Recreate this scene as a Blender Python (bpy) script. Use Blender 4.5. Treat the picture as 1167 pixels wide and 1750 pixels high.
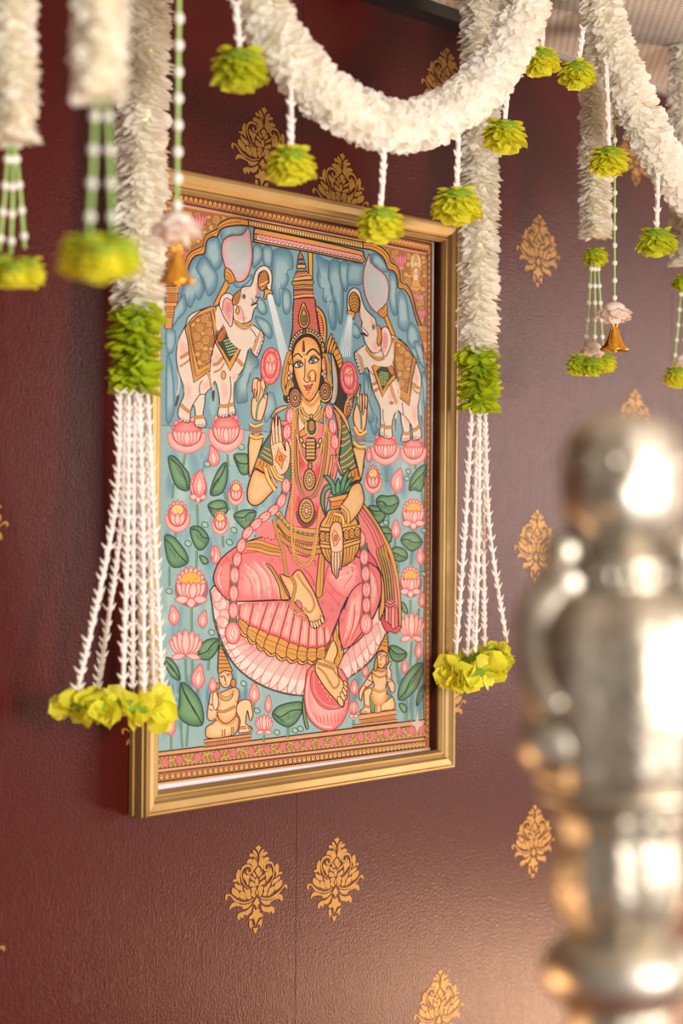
import bpy, math, random
import numpy as np
from mathutils import Vector, Matrix

for _o in list(bpy.data.objects):
    bpy.data.objects.remove(_o)
SC = bpy.context.scene
COL = SC.collection

# ------------------------------------------------------------------ camera
F_PX = 70.0 / 36.0 * 1750.0
TH = math.atan2(2746.5, F_PX)
RHO = math.atan(0.008)
CAM = np.array([-2.05, -1.735, 1.55])
_R = np.array([math.sin(TH), -math.cos(TH), 0.0])
_F = np.array([math.cos(TH), math.sin(TH), 0.0])
_U = np.array([0.0, 0.0, 1.0])
RC = math.cos(RHO) * _R + math.sin(RHO) * _U
UC = -math.sin(RHO) * _R + math.cos(RHO) * _U
cd = bpy.data.cameras.new('camera')
cd.sensor_fit = 'VERTICAL'
cd.sensor_height = 36.0
cd.sensor_width = 24.0
cd.lens = 70.0
cd.clip_start = 0.05
cd.dof.use_dof = True
cd.dof.focus_distance = 2.66
cd.dof.aperture_fstop = 3.2
cam = bpy.data.objects.new('camera', cd)
COL.objects.link(cam)
cam.matrix_world = Matrix(((RC[0], UC[0], -_F[0], CAM[0]), (RC[1], UC[1], -_F[1], CAM[1]),
                           (RC[2], UC[2], -_F[2], CAM[2]), (0, 0, 0, 1)))
SC.camera = cam

# ------------------------------------------------------------------ world, lights, exposure
SC.view_settings.view_transform = 'Standard'
SC.view_settings.look = 'None'
SC.view_settings.gamma = 1.0
SC.view_settings.use_curve_mapping = False
SC.view_settings.exposure = 0.03
W = bpy.data.worlds.new('room_ambience')
SC.world = W
W.use_nodes = True
W.node_tree.nodes['Background'].inputs[0].default_value = (1.0, 0.92, 0.85, 1)
W.node_tree.nodes['Background'].inputs[1].default_value = 0.38


def area(name, loc, target, sx, sy, power, col):
    l = bpy.data.lights.new(name, 'AREA')
    l.shape = 'RECTANGLE'
    l.size, l.size_y = sx, sy
    l.energy = power
    l.color = col
    o = bpy.data.objects.new(name, l)
    COL.objects.link(o)
    o.location = loc
    o.rotation_euler = (Vector(target) - Vector(loc)).to_track_quat('-Z', 'Y').to_euler()
    return o


def bulb(name, loc, r, power, col):
    l = bpy.data.lights.new(name, 'POINT')
    l.shadow_soft_size = r
    l.energy = power
    l.color = col
    o = bpy.data.objects.new(name, l)
    COL.objects.link(o)
    o.location = loc
    return o


# frontal soft light of the room, about square on to the picture
area('key_light', (-1.0, -2.55, 1.60), (0.1, 0, 1.55), 0.5, 0.5, 56, (1.0, 0.965, 0.92))
# daylight entering far along the wall on the right: gives the paper its sheen
area('window_light', (3.9, -2.1, 1.6), (0.3, 0, 1.5), 1.3, 1.3, 72, (1.0, 0.82, 0.70))
# small warm lamps low down
area('low_warm_lamp', (2.15, -0.92, 0.30), (0.65, 0, 0.72), 0.4, 0.3, 27, (1.0, 0.62, 0.38))


# ------------------------------------------------------------------ helpers
def at(px, py, y):
    d = _F + RC * ((px - 583.5) / F_PX) - UC * ((py - 875.0) / F_PX)
    return CAM + d * ((y - CAM[1]) / d[1])


def lin(c):
    o = []
    for v in c[:3]:
        v = v / 255.0
        o.append(v / 12.92 if v <= 0.04045 else ((v + 0.055) / 1.055) ** 2.4)
    return tuple(o)


def mat(name, rgb, rough=0.5, metal=0.0, spec=0.5, vary=0.0, vscale=40.0, rgb2=None, bump=0.0, bscale=200.0,
        sss=0.0, trans=0.0, coat=0.0, stretch=None):
    m = bpy.data.materials.new(name)
    m.use_nodes = True
    nt = m.node_tree
    b = nt.nodes['Principled BSDF']
    c = lin(rgb)
    b.inputs['Base Color'].default_value = (*c, 1)
    b.inputs['Roughness'].default_value = rough
    b.inputs['Metallic'].default_value = metal
    b.inputs['Specular IOR Level'].default_value = spec
    if coat:
        b.inputs['Coat Weight'].default_value = coat
        b.inputs['Coat Roughness'].default_value = 0.08
    tc = nt.nodes.new('ShaderNodeTexCoord')
    src = tc.outputs['Object']
    if stretch:
        mp = nt.nodes.new('ShaderNodeMapping')
        mp.inputs['Scale'].default_value = stretch
        nt.links.new(src, mp.inputs['Vector'])
        src = mp.outputs['Vector']
    if rgb2 is not None or vary:
        n = nt.nodes.new('ShaderNodeTexNoise')
        n.inputs['Scale'].default_value = vscale
        n.inputs['Detail'].default_value = 4
        nt.links.new(src, n.inputs['Vector'])
        r = nt.nodes.new('ShaderNodeValToRGB')
        c2 = lin(rgb2) if rgb2 is not None else tuple(x * (1 - vary) for x in c)
        r.color_ramp.elements[0].color = (*c2, 1)
        r.color_ramp.elements[1].color = (*c, 1)
        r.color_ramp.elements[0].position = 0.35
        r.color_ramp.elements[1].position = 0.65
        nt.links.new(n.outputs['Fac'], r.inputs['Fac'])
        nt.links.new(r.outputs['Color'], b.inputs['Base Color'])
    if bump:
        n2 = nt.nodes.new('ShaderNodeTexNoise')
        n2.inputs['Scale'].default_value = bscale
        n2.inputs['Detail'].default_value = 3
        nt.links.new(src, n2.inputs['Vector'])
        bp = nt.nodes.new('ShaderNodeBump')
        bp.inputs['Strength'].default_value = bump
        bp.inputs['Distance'].default_value = 0.002
        nt.links.new(n2.outputs['Fac'], bp.inputs['Height'])
        nt.links.new(bp.outputs['Normal'], b.inputs['Normal'])
    if trans:
        # thin petal: let some light through
        out = nt.nodes['Material Output']
        t = nt.nodes.new('ShaderNodeBsdfTranslucent')
        mx = nt.nodes.new('ShaderNodeMixShader')
        mx.inputs[0].default_value = trans
        if b.inputs['Base Color'].is_linked:
            nt.links.new(b.inputs['Base Color'].links[0].from_socket, t.inputs['Color'])
        else:
            t.inputs['Color'].default_value = (*c, 1)
        nt.links.new(b.outputs[0], mx.inputs[1])
        nt.links.new(t.outputs[0], mx.inputs[2])
        nt.links.new(mx.outputs[0], out.inputs['Surface'])
    return m


def mesh(name, verts, faces, m=None, smooth=False):
    me = bpy.data.meshes.new(name)
    me.from_pydata([tuple(map(float, v)) for v in verts], [], faces)
    if m is not None:
        me.materials.append(m)
    if smooth:
        me.polygons.foreach_set('use_smooth', [True] * len(me.polygons))
    me.update()
    return me


def obj(name, me, parent=None, loc=None, kind=None, label=None):
    o = bpy.data.objects.new(name, me)
    COL.objects.link(o)
    if parent is not None:
        o.parent = parent
    if loc is not None:
        o.location = loc
    if kind:
        o['kind'] = kind
    if label:
        o['label'] = label
    return o


def tag(o, label, cat, group=None):
    o['label'] = label
    o['category'] = cat
    if group:
        o['group'] = group
    return o


def thing(name, loc, label, cat, group=None):
    o = bpy.data.objects.new(name, None)
    o.empty_display_size = 0.02
    COL.objects.link(o)
    o.location = loc
    return tag(o, label, cat, group)


class MB:
    def __init__(s):
        s.v, s.f = [], []

    def add(s, v, f):
        k = len(s.v)
        s.v += [tuple(map(float, p)) for p in v]
        s.f += [tuple(i + k for i in q) for q in f]

    def box(s, x0, x1, y0, y1, z0, z1):
        s.add([(x0, y0, z0), (x1, y0, z0), (x1, y1, z0), (x0, y1, z0), (x0, y0, z1), (x1, y0, z1), (x1, y1, z1), (x0, y1, z1)],
              [(0, 3, 2, 1), (4, 5, 6, 7), (0, 1, 5, 4), (1, 2, 6, 5), (2, 3, 7, 6), (3, 0, 4, 7)])

    def tube(s, pts, rad, n=8, cap=True):
        pts = [np.array(p, float) for p in pts]
        if not hasattr(rad, '__len__'):
            rad = [rad] * len(pts)
        k = len(s.v)
        up = np.array([0.31, 0.77, 0.2])
        for i, p in enumerate(pts):
            t = pts[min(i + 1, len(pts) - 1)] - pts[max(i - 1, 0)]
            t = t / (np.linalg.norm(t) + 1e-12)
            a = np.cross(t, up)
            a /= np.linalg.norm(a) + 1e-12
            b = np.cross(t, a)
            for j in range(n):
                w = 2 * math.pi * j / n
                s.v.append(tuple(p + rad[i] * (a * math.cos(w) + b * math.sin(w))))
        for i in range(len(pts) - 1):
            for j in range(n):
                s.f.append((k + i * n + j, k + i * n + (j + 1) % n, k + (i + 1) * n + (j + 1) % n, k + (i + 1) * n + j))
        if cap:
            s.f.append(tuple(k + j for j in range(n))[::-1])
            s.f.append(tuple(k + (len(pts) - 1) * n + j for j in range(n)))

    def lathe(s, prof, n=32, cx=0.0, cy=0.0, lobes=0, amp=0.0):
        k = len(s.v)
        for r, z in prof:
            for j in range(n):
                w = 2 * math.pi * j / n
                rr = r * (1 + amp * math.cos(lobes * w)) if lobes else r
                s.v.append((cx + rr * math.cos(w), cy + rr * math.sin(w), z))
        for i in range(len(prof) - 1):
            for j in range(n):
                s.f.append((k + i * n + j, k + i * n + (j + 1) % n, k + (i + 1) * n + (j + 1) % n, k + (i + 1) * n + j))
        s.f.append(tuple(k + j for j in range(n))[::-1])
        s.f.append(tuple(k + (len(prof) - 1) * n + j for j in range(n)))

    def ball(s, c, rx, ry=None, rz=None, nu=10, nv=7):
        ry = ry or rx
        rz = rz or rx
        k = len(s.v)
        s.v.append((c[0], c[1], c[2] - rz))
        for i in range(1, nv):
            ph = -math.pi / 2 + math.pi * i / nv
            for j in range(nu):
                w = 2 * math.pi * j / nu
                s.v.append((c[0] + rx * math.cos(ph) * math.cos(w), c[1] + ry * math.cos(ph) * math.sin(w), c[2] + rz * math.sin(ph)))
        s.v.append((c[0], c[1], c[2] + rz))
        e = len(s.v) - 1
        for j in range(nu):
            s.f.append((k, k + 1 + (j + 1) % nu, k + 1 + j))
            s.f.append((e, e - nu + j, e - nu + (j + 1) % nu))
        for i in range(nv - 2):
            for j in range(nu):
                a = k + 1 + i * nu
                s.f.append((a + j, a + (j + 1) % nu, a + nu + (j + 1) % nu, a + nu + j))

    def build(s, name, m, parent=None, smooth=False, kind=None, loc=None, label=None):
        v = s.v
        if loc is not None:
            v = [(a - loc[0], b - loc[1], c - loc[2]) for a, b, c in v]
        return obj(name, mesh(name, v, s.f, m, smooth), parent, kind=kind, label=label)


def catmull(pts, closed=False, n=5):
    P = [np.array(p, float) for p in pts]
    L = len(P)
    out = []
    for i in range(L if closed else L - 1):
        if closed:
            a, b, c, d = P[i - 1], P[i], P[(i + 1) % L], P[(i + 2) % L]
        else:
            a, b, c, d = P[max(i - 1, 0)], P[i], P[i + 1], P[min(i + 2, L - 1)]
        for k in range(n):
            t = k / n
            out.append(0.5 * ((2 * b) + (c - a) * t + (2 * a - 5 * b + 4 * c - d) * t * t + (3 * b - a - 3 * c + d) * t ** 3))
    if not closed:
        out.append(P[-1])
    return out

# ------------------------------------------------------------------ the room
CEIL = 2.2835


def wall_material():
    m = bpy.data.materials.new('maroon_wallpaper')
    m.use_nodes = True
    nt = m.node_tree
    b = nt.nodes['Principled BSDF']
    tc = nt.nodes.new('ShaderNodeTexCoord')
    n = nt.nodes.new('ShaderNodeTexNoise')
    n.inputs['Scale'].default_value = 260
    n.inputs['Detail'].default_value = 3
    nt.links.new(tc.outputs['Object'], n.inputs['Vector'])
    mp = nt.nodes.new('ShaderNodeMapping')
    mp.inputs['Scale'].default_value = (900, 900, 30)
    nt.links.new(tc.outputs['Object'], mp.inputs['Vector'])
    n2 = nt.nodes.new('ShaderNodeTexNoise')
    n2.inputs['Scale'].default_value = 1.0
    n2.inputs['Detail'].default_value = 2
    nt.links.new(mp.outputs['Vector'], n2.inputs['Vector'])
    add = nt.nodes.new('ShaderNodeMath')
    add.operation = 'MULTIPLY_ADD'
    nt.links.new(n2.outputs['Fac'], add.inputs[0])
    add.inputs[1].default_value = 0.5
    nt.links.new(n.outputs['Fac'], add.inputs[2])
    bp = nt.nodes.new('ShaderNodeBump')
    bp.inputs['Strength'].default_value = 0.34
    bp.inputs['Distance'].default_value = 0.0016
    nt.links.new(add.outputs[0], bp.inputs['Height'])
    nt.links.new(bp.outputs['Normal'], b.inputs['Normal'])
    r = nt.nodes.new('ShaderNodeValToRGB')
    r.color_ramp.elements[0].color = (*lin((64, 10, 8)), 1)
    r.color_ramp.elements[1].color = (*lin((78, 14, 10)), 1)
    nt.links.new(n2.outputs['Fac'], r.inputs['Fac'])
    nt.links.new(r.outputs['Color'], b.inputs['Base Color'])
    b.inputs['Roughness'].default_value = 0.33
    b.inputs['Specular IOR Level'].default_value = 0.22
    return m


M_WALL = wall_material()
M_BACK = mat('wall_board', (60, 18, 20), 0.8)
M_CREAM = mat('floor_stone', (176, 160, 142), 0.4, vary=0.2, vscale=3)
M_GILT_PRINT = mat('gold_print', (172, 126, 46), 0.45, 0.3, vary=0.22, vscale=220, bump=0.15, bscale=500)
M_BLACK = mat('black_metal', (16, 14, 16), 0.45)
M_RIM = mat('ceiling_rim', (150, 142, 134), 0.5)


def ceiling_material():
    m = mat('perforated_ceiling', (196, 186, 176), 0.7)
    nt = m.node_tree
    b = nt.nodes['Principled BSDF']
    tc = nt.nodes.new('ShaderNodeTexCoord')
    mp = nt.nodes.new('ShaderNodeMapping')
    mp.inputs['Scale'].default_value = (1, 1, 1)
    mp.inputs['Rotation'].default_value = (0, 0, 0.5)
    nt.links.new(tc.outputs['Object'], mp.inputs['Vector'])
    br = nt.nodes.new('ShaderNodeTexBrick')
    br.inputs['Color1'].default_value = (*lin((236, 228, 220)), 1)
    br.inputs['Color2'].default_value = (*lin((230, 222, 213)), 1)
    br.inputs['Mortar'].default_value = (*lin((186, 177, 168)), 1)
    br.inputs['Scale'].default_value = 1.0
    br.inputs['Brick Width'].default_value = 0.012
    br.inputs['Row Height'].default_value = 0.012
    br.inputs['Mortar Size'].default_value = 0.0016
    nt.links.new(mp.outputs['Vector'], br.inputs['Vector'])
    nt.links.new(br.outputs['Color'], b.inputs['Base Color'])
    bp = nt.nodes.new('ShaderNodeBump')
    bp.inputs['Strength'].default_value = 0.5
    bp.inputs['Distance'].default_value = 0.002
    bp.invert = True
    nt.links.new(br.outputs['Fac'], bp.inputs['Height'])
    nt.links.new(bp.outputs['Normal'], b.inputs['Normal'])
    return m


def structure(name, mb, m, label=None):
    o = mb.build(name, m)
    o['kind'] = 'structure'
    if label:
        o['label'] = label
    return o


b_ = MB(); b_.box(-2.6, 4.2, 0.0012, 0.08, 0.0, CEIL)
wall = structure('wall_back', b_, M_BACK, 'maroon papered wall with gold damask motifs')
SEAM = 0.0085
edges = [-2.6, -0.99, SEAM, 1.012, 2.02, 3.03, 4.2]
for i in range(6):
    b_ = MB(); b_.box(edges[i] + 0.0004, edges[i + 1] - 0.0004, 0.0, 0.0014, 0.0, CEIL)
    b_.build('wallpaper_strip', M_WALL, wall)
b_ = MB(); b_.box(-2.6, 4.2, -4.4, 0.08, -0.06, 0.0)
structure('floor', b_, M_CREAM)
b_ = MB(); b_.box(-2.6, 4.2, -4.4, 0.08, CEIL, CEIL + 0.05)
structure('ceiling', b_, ceiling_material())
b_ = MB(); b_.box(0.40, 4.2, -0.014, 0.0, CEIL - 0.010, CEIL)
structure('trim_1', b_, M_RIM)

# black track where wall meets ceiling
trk = thing('curtain_track', (0.05, -0.02, CEIL), 'black metal track running along the top of the maroon wall', 'track')
b_ = MB(); b_.box(-1.6, 0.345, -0.020, 0.020, -0.018, 0.0)
b_.build('rail', M_BLACK, trk)
b_ = MB(); b_.box(0.345, 0.352, -0.023, 0.020, -0.020, 0.0)
b_.build('end_cap', M_BLACK, trk)

# ------------------------------------------------------------------ damask motif, traced once, repeated
MOT = [
    [(600,130),(615,165),(637,160),(632,190),(610,230),(597,270),(580,230),(550,190),(548,165),(575,165)],
    [(500,230),(530,225),(570,280),(580,345),(560,320),(510,270)],
    [(690,205),(685,235),(640,290),(605,335),(615,280),(650,225)],
    [(440,290),(475,275),(530,300),(565,350),(575,385),(540,345),(500,325),(470,340),(450,320)],
    [(735,245),(735,275),(700,310),(660,320),(605,385),(615,340),(660,270)],
    [(400,415),(430,375),(480,370),(520,390),(510,350),(555,390),(578,460),(560,500),(530,530),(510,580),(500,540),(490,480),(450,440),(425,450),(405,440)],
    [(595,470),(605,400),(640,350),(680,330),(670,370),(720,335),(770,345),(778,375),(745,400),(700,430),(675,470),(660,550),(640,520),(620,480)],
    [(350,600),(400,640),(460,635),(450,680),(430,720),(430,790),(410,800),(380,730),(345,690),(335,640)],
    [(800,510),(815,560),(830,620),(800,650),(770,690),(735,745),(720,700),(715,640),(695,600),(750,580),(780,550)],
    [(590,500),(630,550),(610,600),(580,645),(555,600),(538,560)],
    [(510,580),(555,640),(550,675),(510,655),(500,610)],
    [(655,575),(640,630),(600,675),(590,650),(620,590)],
    [(480,655),(530,690),(545,735),(490,720),(460,690)],
    [(690,620),(700,650),(660,690),(610,720),(620,680)],
    [(570,680),(595,720),(590,770),(572,820),(540,770),(540,730)],
    [(450,750),(500,750),(560,815),(480,830),(445,810)],
    [(705,705),(700,780),(650,795),(590,820),(620,760)],
    [(470,870),(500,840),(550,840),(560,870),(530,920),(545,970),(530,1005),(490,990),(470,950),(490,910)],
    [(590,840),(640,810),(675,840),(660,900),(660,950),(620,985),(590,985),(605,930),(585,880)],
    [(570,880),(590,920),(570,970),(545,925)],
    [(255,545),(292,560),(285,640),(290,790),(250,740),(220,750),(165,740),(180,710),(225,700),(220,640)],
    [(905,440),(935,500),(930,600),(960,580),(990,590),(980,620),(930,625),(870,680),(890,620),(865,540),(870,480)],
    [(195,770),(250,800),(320,815),(330,895),(260,880),(210,840)],
    [(950,650),(940,710),(880,760),(815,800),(830,730),(880,690)],
    [(150,880),(175,845),(230,880),(270,910),(275,1015),(200,980),(155,940)],
    [(290,920),(340,905),(370,950),(385,1040),(320,1030),(280,1000)],
    [(345,835),(400,880),(455,870),(465,960),(470,1030),(410,1030),(390,1000),(370,920)],
    [(980,710),(990,770),(950,840),(870,890),(865,790),(920,750)],
    [(850,820),(855,890),(800,950),(750,985),(765,890),(800,840)],
    [(800,755),(770,850),(740,900),(735,970),(670,980),(690,890),(680,850),(730,820)],
    [(40,1000),(60,955),(120,955),(165,990),(230,1050),(330,1085),(420,1075),(510,1020),(500,1045),(420,1100),(330,1108),(240,1088),(180,1058),(130,990),(85,980),(75,1040),(50,1050)],
    [(1075,840),(1060,790),(1010,810),(960,880),(880,950),(790,1005),(700,1020),(620,1000),(640,1030),(720,1043),(820,1030),(910,970),(950,920),(1000,850),(1035,830),(1055,870)],
    [(120,1220),(115,1170),(150,1110),(210,1090),(310,1130),(420,1120),(500,1075),(450,1150),(390,1195),(330,1195),(320,1160),(240,1150),(160,1170)],
    [(985,1075),(1000,1020),(980,965),(920,955),(880,1000),(800,1050),(720,1060),(625,1050),(660,1100),(720,1130),(780,1120),(800,1080),(870,1040),(940,1030)],
    [(250,1370),(240,1310),(290,1260),(370,1240),(440,1190),(490,1140),(485,1200),(450,1270),(400,1305),(360,1290),(340,1350),(310,1340),(280,1330),(290,1375)],
    [(635,1110),(660,1150),(740,1170),(820,1155),(860,1190),(855,1260),(820,1275),(815,1230),(780,1265),(750,1250),(690,1240),(650,1210)],
    [(570,1005),(610,1090),(605,1125),(580,1130),(562,1195),(540,1130),(510,1120),(525,1080)],
    [(510,1180),(545,1220),(590,1180),(620,1260),(665,1290),(655,1330),(590,1350),(545,1470),(520,1360),(450,1370),(440,1330),(500,1270)],
    [(450,1390),(490,1410),(480,1460),(515,1480),(480,1490),(480,1540),(445,1500),(440,1430)],
    [(655,1360),(640,1480),(615,1500),(620,1450),(580,1470),(600,1410)],
    [(505,1510),(540,1520),(580,1500),(570,1550),(540,1610),(515,1560)],
]
MOT_STROKES = [
    ([(455,862),(400,842),(340,770),(310,680),(305,600),(330,525),(380,485),(440,482),(478,520),(480,575),(450,606),(415,600),(402,570),(425,552)],
     [5, 10, 16, 20, 22, 32, 38, 38, 34, 34, 34, 34, 28, 12]),
    ([(690,830),(770,772),(830,690),(850,600),(846,510),(815,440),(770,424),(712,446),(688,500),(705,552),(745,555),(765,522),(745,500)],
     [5, 10, 16, 20, 24, 34, 38, 38, 34, 34, 34, 28, 12]),
]


def m2w(p):
    w = at(380 + p[0] / 9.725, 1430 + p[1] / 9.725, 0.0)
    return np.array([w[0] + 0.0714, w[2] - 1.1094])


def motif_mesh():
    v, f = [], []
    y0, y1 = -0.0006, 0.0004

    def prism(poly):
        k = len(v); n = len(poly)
        for q in poly:
            v.append((q[0], y0, q[1]))
        for q in poly:
            v.append((q[0], y1, q[1]))
        f.append(tuple(range(k, k + n)))
        for i in range(n):
            f.append((k + i, k + n + i, k + n + (i + 1) % n, k + (i + 1) % n))
    for poly in MOT:
        prism([m2w(p) for p in catmull(poly, True, 2)])
    for pts, ws in MOT_STROKES:
        q = catmull([(a, b, w) for (a, b), w in zip(pts, ws)], False, 4)
        L, Rr = [], []
        for i, p in enumerate(q):
            t = q[min(i + 1, len(q) - 1)][:2] - q[max(i - 1, 0)][:2]
            t = t / (np.linalg.norm(t) + 1e-9)
            nrm = np.array([-t[1], t[0]]) * p[2] / 2
            L.append(m2w(p[:2] + nrm)); Rr.append(m2w(p[:2] - nrm))
        k = len(v)
        for a, b in zip(L, Rr):
            v.append((a[0], y0, a[1])); v.append((b[0], y0, b[1]))
        for i in range(len(L) - 1):
            f.append((k + 2 * i, k + 2 * i + 1, k + 2 * i + 3, k + 2 * i + 2))
    return mesh('damask_motif', v, f, M_GILT_PRINT)


ME_MOT = motif_mesh()
# columns of the paper: x of the motif's tip, and the tips' heights
cols_ = [(-1.32, 0.87, 0.47), (-1.07, 1.10, 0.47), (-0.82, 0.88, 0.47), (-0.571, 1.1094, 0.487), (-0.262, 0.87, 0.47), (-0.0714, 1.1094, 0.4873),
         (0.0935, 1.0996, 0.4737), (0.339, 0.874, 0.455), (0.590, 1.0908, 0.466), (0.889, 0.845, 0.459), (1.135, 1.085, 0.466), (1.38, 0.85, 0.46),
         (1.63, 1.085, 0.466), (1.88, 0.85, 0.46), (2.13, 1.085, 0.466), (2.38, 0.85, 0.46)]
for x, z0, dz in cols_:
    for r_ in range(-2, 4):
        z = z0 + r_ * dz
        if z > CEIL - 0.005 or z - 0.12 < 0.02:
            continue
        obj('damask_motif', ME_MOT, wall, (x, 0, z))

# ------------------------------------------------------------------ picture frame
def gold_material(name, c1, c2, rough):
    return mat(name, c1, rough, 0.7, rgb2=c2, vscale=9, bump=0.06, bscale=500)


M_GOLD = gold_material('frame_gold', (174, 144, 92), (160, 130, 80), 0.42)
M_REBATE = mat('rebate_brown', (96, 54, 30), 0.25, 0.2, vary=0.3, vscale=30)
M_BACKING = mat('backing_purple', (44, 16, 28), 0.7)
M_PAPER = mat('print_paper', (225, 220, 226), 0.4)
FX0, FX1, FZ0, FZ1 = -0.3131, 0.3318, 1.1748, 1.9738
pic = thing('picture_frame', (0.009, 0, FZ0), 'gold framed devotional painting of a goddess on a pink lotus, hung on the maroon wall', 'picture')
PO = np.array([0.009, 0.0, FZ0])
PROF = [(0.0005, -0.0015), (0.0005, -0.0075), (0.0025, -0.0095), (0.0015, -0.0115), (0.0, -0.013), (0.0, -0.0235), (0.0022, -0.0255), (0.001, -0.027), (0.0012, -0.0300),
        (0.003, -0.0322), (0.0055, -0.0325), (0.0068, -0.0308), (0.0085, -0.0306), (0.0155, -0.0292), (0.0185, -0.0262), (0.0215, -0.0246), (0.0235, -0.0262), (0.0258, -0.0262), (0.0292, -0.0215), (0.0294, -0.0195)]
cor = [(FX0, FZ0, 1, 1), (FX1, FZ0, -1, 1), (FX1, FZ1, -1, -1), (FX0, FZ1, 1, -1)]
for i in range(4):
    a, b = cor[i], cor[(i + 1) % 4]
    v, f = [], []
    n = len(PROF)
    for c in (a, b):
        for d, y in PROF:
            v.append((c[0] + c[2] * d - PO[0], y, c[1] + c[3] * d - PO[2]))
    for j in range(n - 1):
        f.append((j, n + j, n + j + 1, j + 1))
    f.append((0, n - 1, 2 * n - 1, n))
    obj('frame_rail', mesh('frame_rail', v, f, M_GOLD), pic)
    # dark inner rebate of this rail
    v, f = [], []
    for c in (a, b):
        for d, y in ((0.0294, -0.0197), (0.0298, -0.0190), (0.0298, -0.0068), (0.0288, -0.0068)):
            v.append((c[0] + c[2] * d - PO[0], y, c[1] + c[3] * d - PO[2]))
    for j in range(3):
        f.append((j, 4 + j, 5 + j, j + 1))
    obj('rebate', mesh('rebate', v, f, M_REBATE), pic, label='dark brown inner edge of the frame')
b_ = MB(); b_.box(FX0 + 0.02, FX1 - 0.02, -0.0075, -0.002, FZ0 + 0.02, FZ1 - 0.02)
b_.build('backing_board', M_BACKING, pic, loc=PO)

# ------------------------------------------------------------------ the painting: flat colour shapes laid on the sheet
YP = -0.0120
INK = (34, 22, 22)
LWK = 1.42        # pen weight of the drawn outlines
T_ = [0.0, 0.0, 1.0]


def S(x0, y0, s):
    T_[0], T_[1], T_[2] = x0, y0, s


def SA(): S(270, 310, 4.668)
def SB(): S(500, 360, 4.488)
def SCc(): S(270, 540, 5.835)
def SD(): S(430, 560, 5.557)
def SE(): S(580, 580, 6.483)
def SF(): S(400, 740, 4.488)
def SG(): S(340, 940, 3.2417)
def SH(): S(260, 740, 4.606)
def SI(): S(260, 1080, 4.8625)
def SJ(): S(560, 1040, 4.8625)
def SK(): S(600, 740, 4.8625)
def SN(): S(470, 420, 9.725)
def SQ(): S(370, 440, 8.75)
def SM(): S(490, 690, 8.977)
def SP(): S(420, 620, 7.29)
def SR(): S(570, 740, 10.93)
def S1(): S(0, 0, 1)


LSTEP = 3.0e-6
PV, PF, PC = [], [], []
LAY = [0]
GRID = np.zeros((1000, 560), dtype=np.int32)      # highest layer used so far in each 1 px cell of the sheet


def _w(p):
    return at(T_[0] + p[0] / T_[2], T_[1] + p[1] / T_[2], YP)


def _emit(pts, cols, faces):
    q = np.array([(T_[0] + p[0] / T_[2] - 250, T_[1] + p[1] / T_[2] - 310) for p in pts])
    bx = []
    for fc in faces:
        a = q[list(fc)]
        x0, y0 = np.floor(a.min(0)).astype(int)
        x1, y1 = np.ceil(a.max(0)).astype(int) + 1
        bx.append((max(y0, 0), max(y1, 1), max(x0, 0), max(x1, 1)))
    top = max((int(GRID[a:b, c:d].max()) if GRID[a:b, c:d].size else 0) for a, b, c, d in bx) + 1
    for a, b, c, d in bx:
        GRID[a:b, c:d] = top
    LAY[0] = max(LAY[0], top)
    y = YP - 0.0003 - top * LSTEP
    k = len(PV)
    for p in pts:
        w = _w(p)
        PV.append((w[0] - PO[0], y, w[2] - PO[2]))
    PC.extend(cols)
    PF.extend(tuple(i + k for i in q) for q in faces)


def poly(pts, c, smooth=True, n=3):
    q = catmull(pts, True, n) if smooth else pts
    c = lin(c)
    _emit(q, [c] * len(q), [tuple(range(len(q)))])


def grad(pts, rim, ctr, smooth=True, n=3, at_=None, mid=0.55):
    """fan from a centre: rim colour runs to centre colour (brushed shading of the painted shape)"""
    q = catmull(pts, True, n) if smooth else [np.array(p, float) for p in pts]
    c0 = np.array(at_, float) if at_ is not None else sum(q) / len(q)
    L = len(q)
    cr = [float((q[i] - c0)[0] * (q[(i + 1) % L] - c0)[1] - (q[i] - c0)[1] * (q[(i + 1) % L] - c0)[0]) for i in range(L)]
    if min(cr) < 0 < max(cr):        # not star shaped: flat fill with a brushed edge instead of a fan
        a, b = lin(rim), lin(ctr)
        _emit(q, [b] * L, [tuple(range(L))])
        v, f = _ribbon(q, 2.6 / LWK, True)
        _emit(v, [a] * len(v), f)
        return
    m = [c0 + (p - c0) * mid for p in q]
    a, b = lin(rim), lin(ctr)
    f = []
    for i in range(L):
        j = (i + 1) % L
        f.append((i, j, L + j, L + i))
        f.append((L + i, L + j, 2 * L))
    _emit(list(q) + m + [c0], [a] * L + [b] * (L + 1), f)


def _ribbon(q, w, closed, taper=False):
    L = len(q)
    A, B = [], []
    for i in range(L):
        if closed:
            t = q[(i + 1) % L] - q[i - 1]
        else:
            t = q[min(i + 1, L - 1)] - q[max(i - 1, 0)]
        t = t / (np.linalg.norm(t) + 1e-9)
        ww = w[i] if hasattr(w, '__len__') else w
        if taper:
            ww *= 0.25 + 0.75 * math.sin(math.pi * (i + 0.5) / L)
        nrm = np.array([-t[1], t[0]]) * ww * 0.5 * T_[2] * (LWK if ww < 2.3 else 1.0)
        A.append(q[i] + nrm); B.append(q[i] - nrm)
    f = []
    for i in range(L if closed else L - 1):
        j = (i + 1) % L
        f.append((i, j, L + j, L + i))
    return A + B, f


def line(pts, c=INK, w=1.1, smooth=True, closed=False, n=4, taper=False):
    q = catmull(pts, closed, n) if smooth else [np.array(p, float) for p in pts]
    v, f = _ribbon(q, w, closed, taper)
    _emit(v, [lin(c)] * len(v), f)


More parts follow.
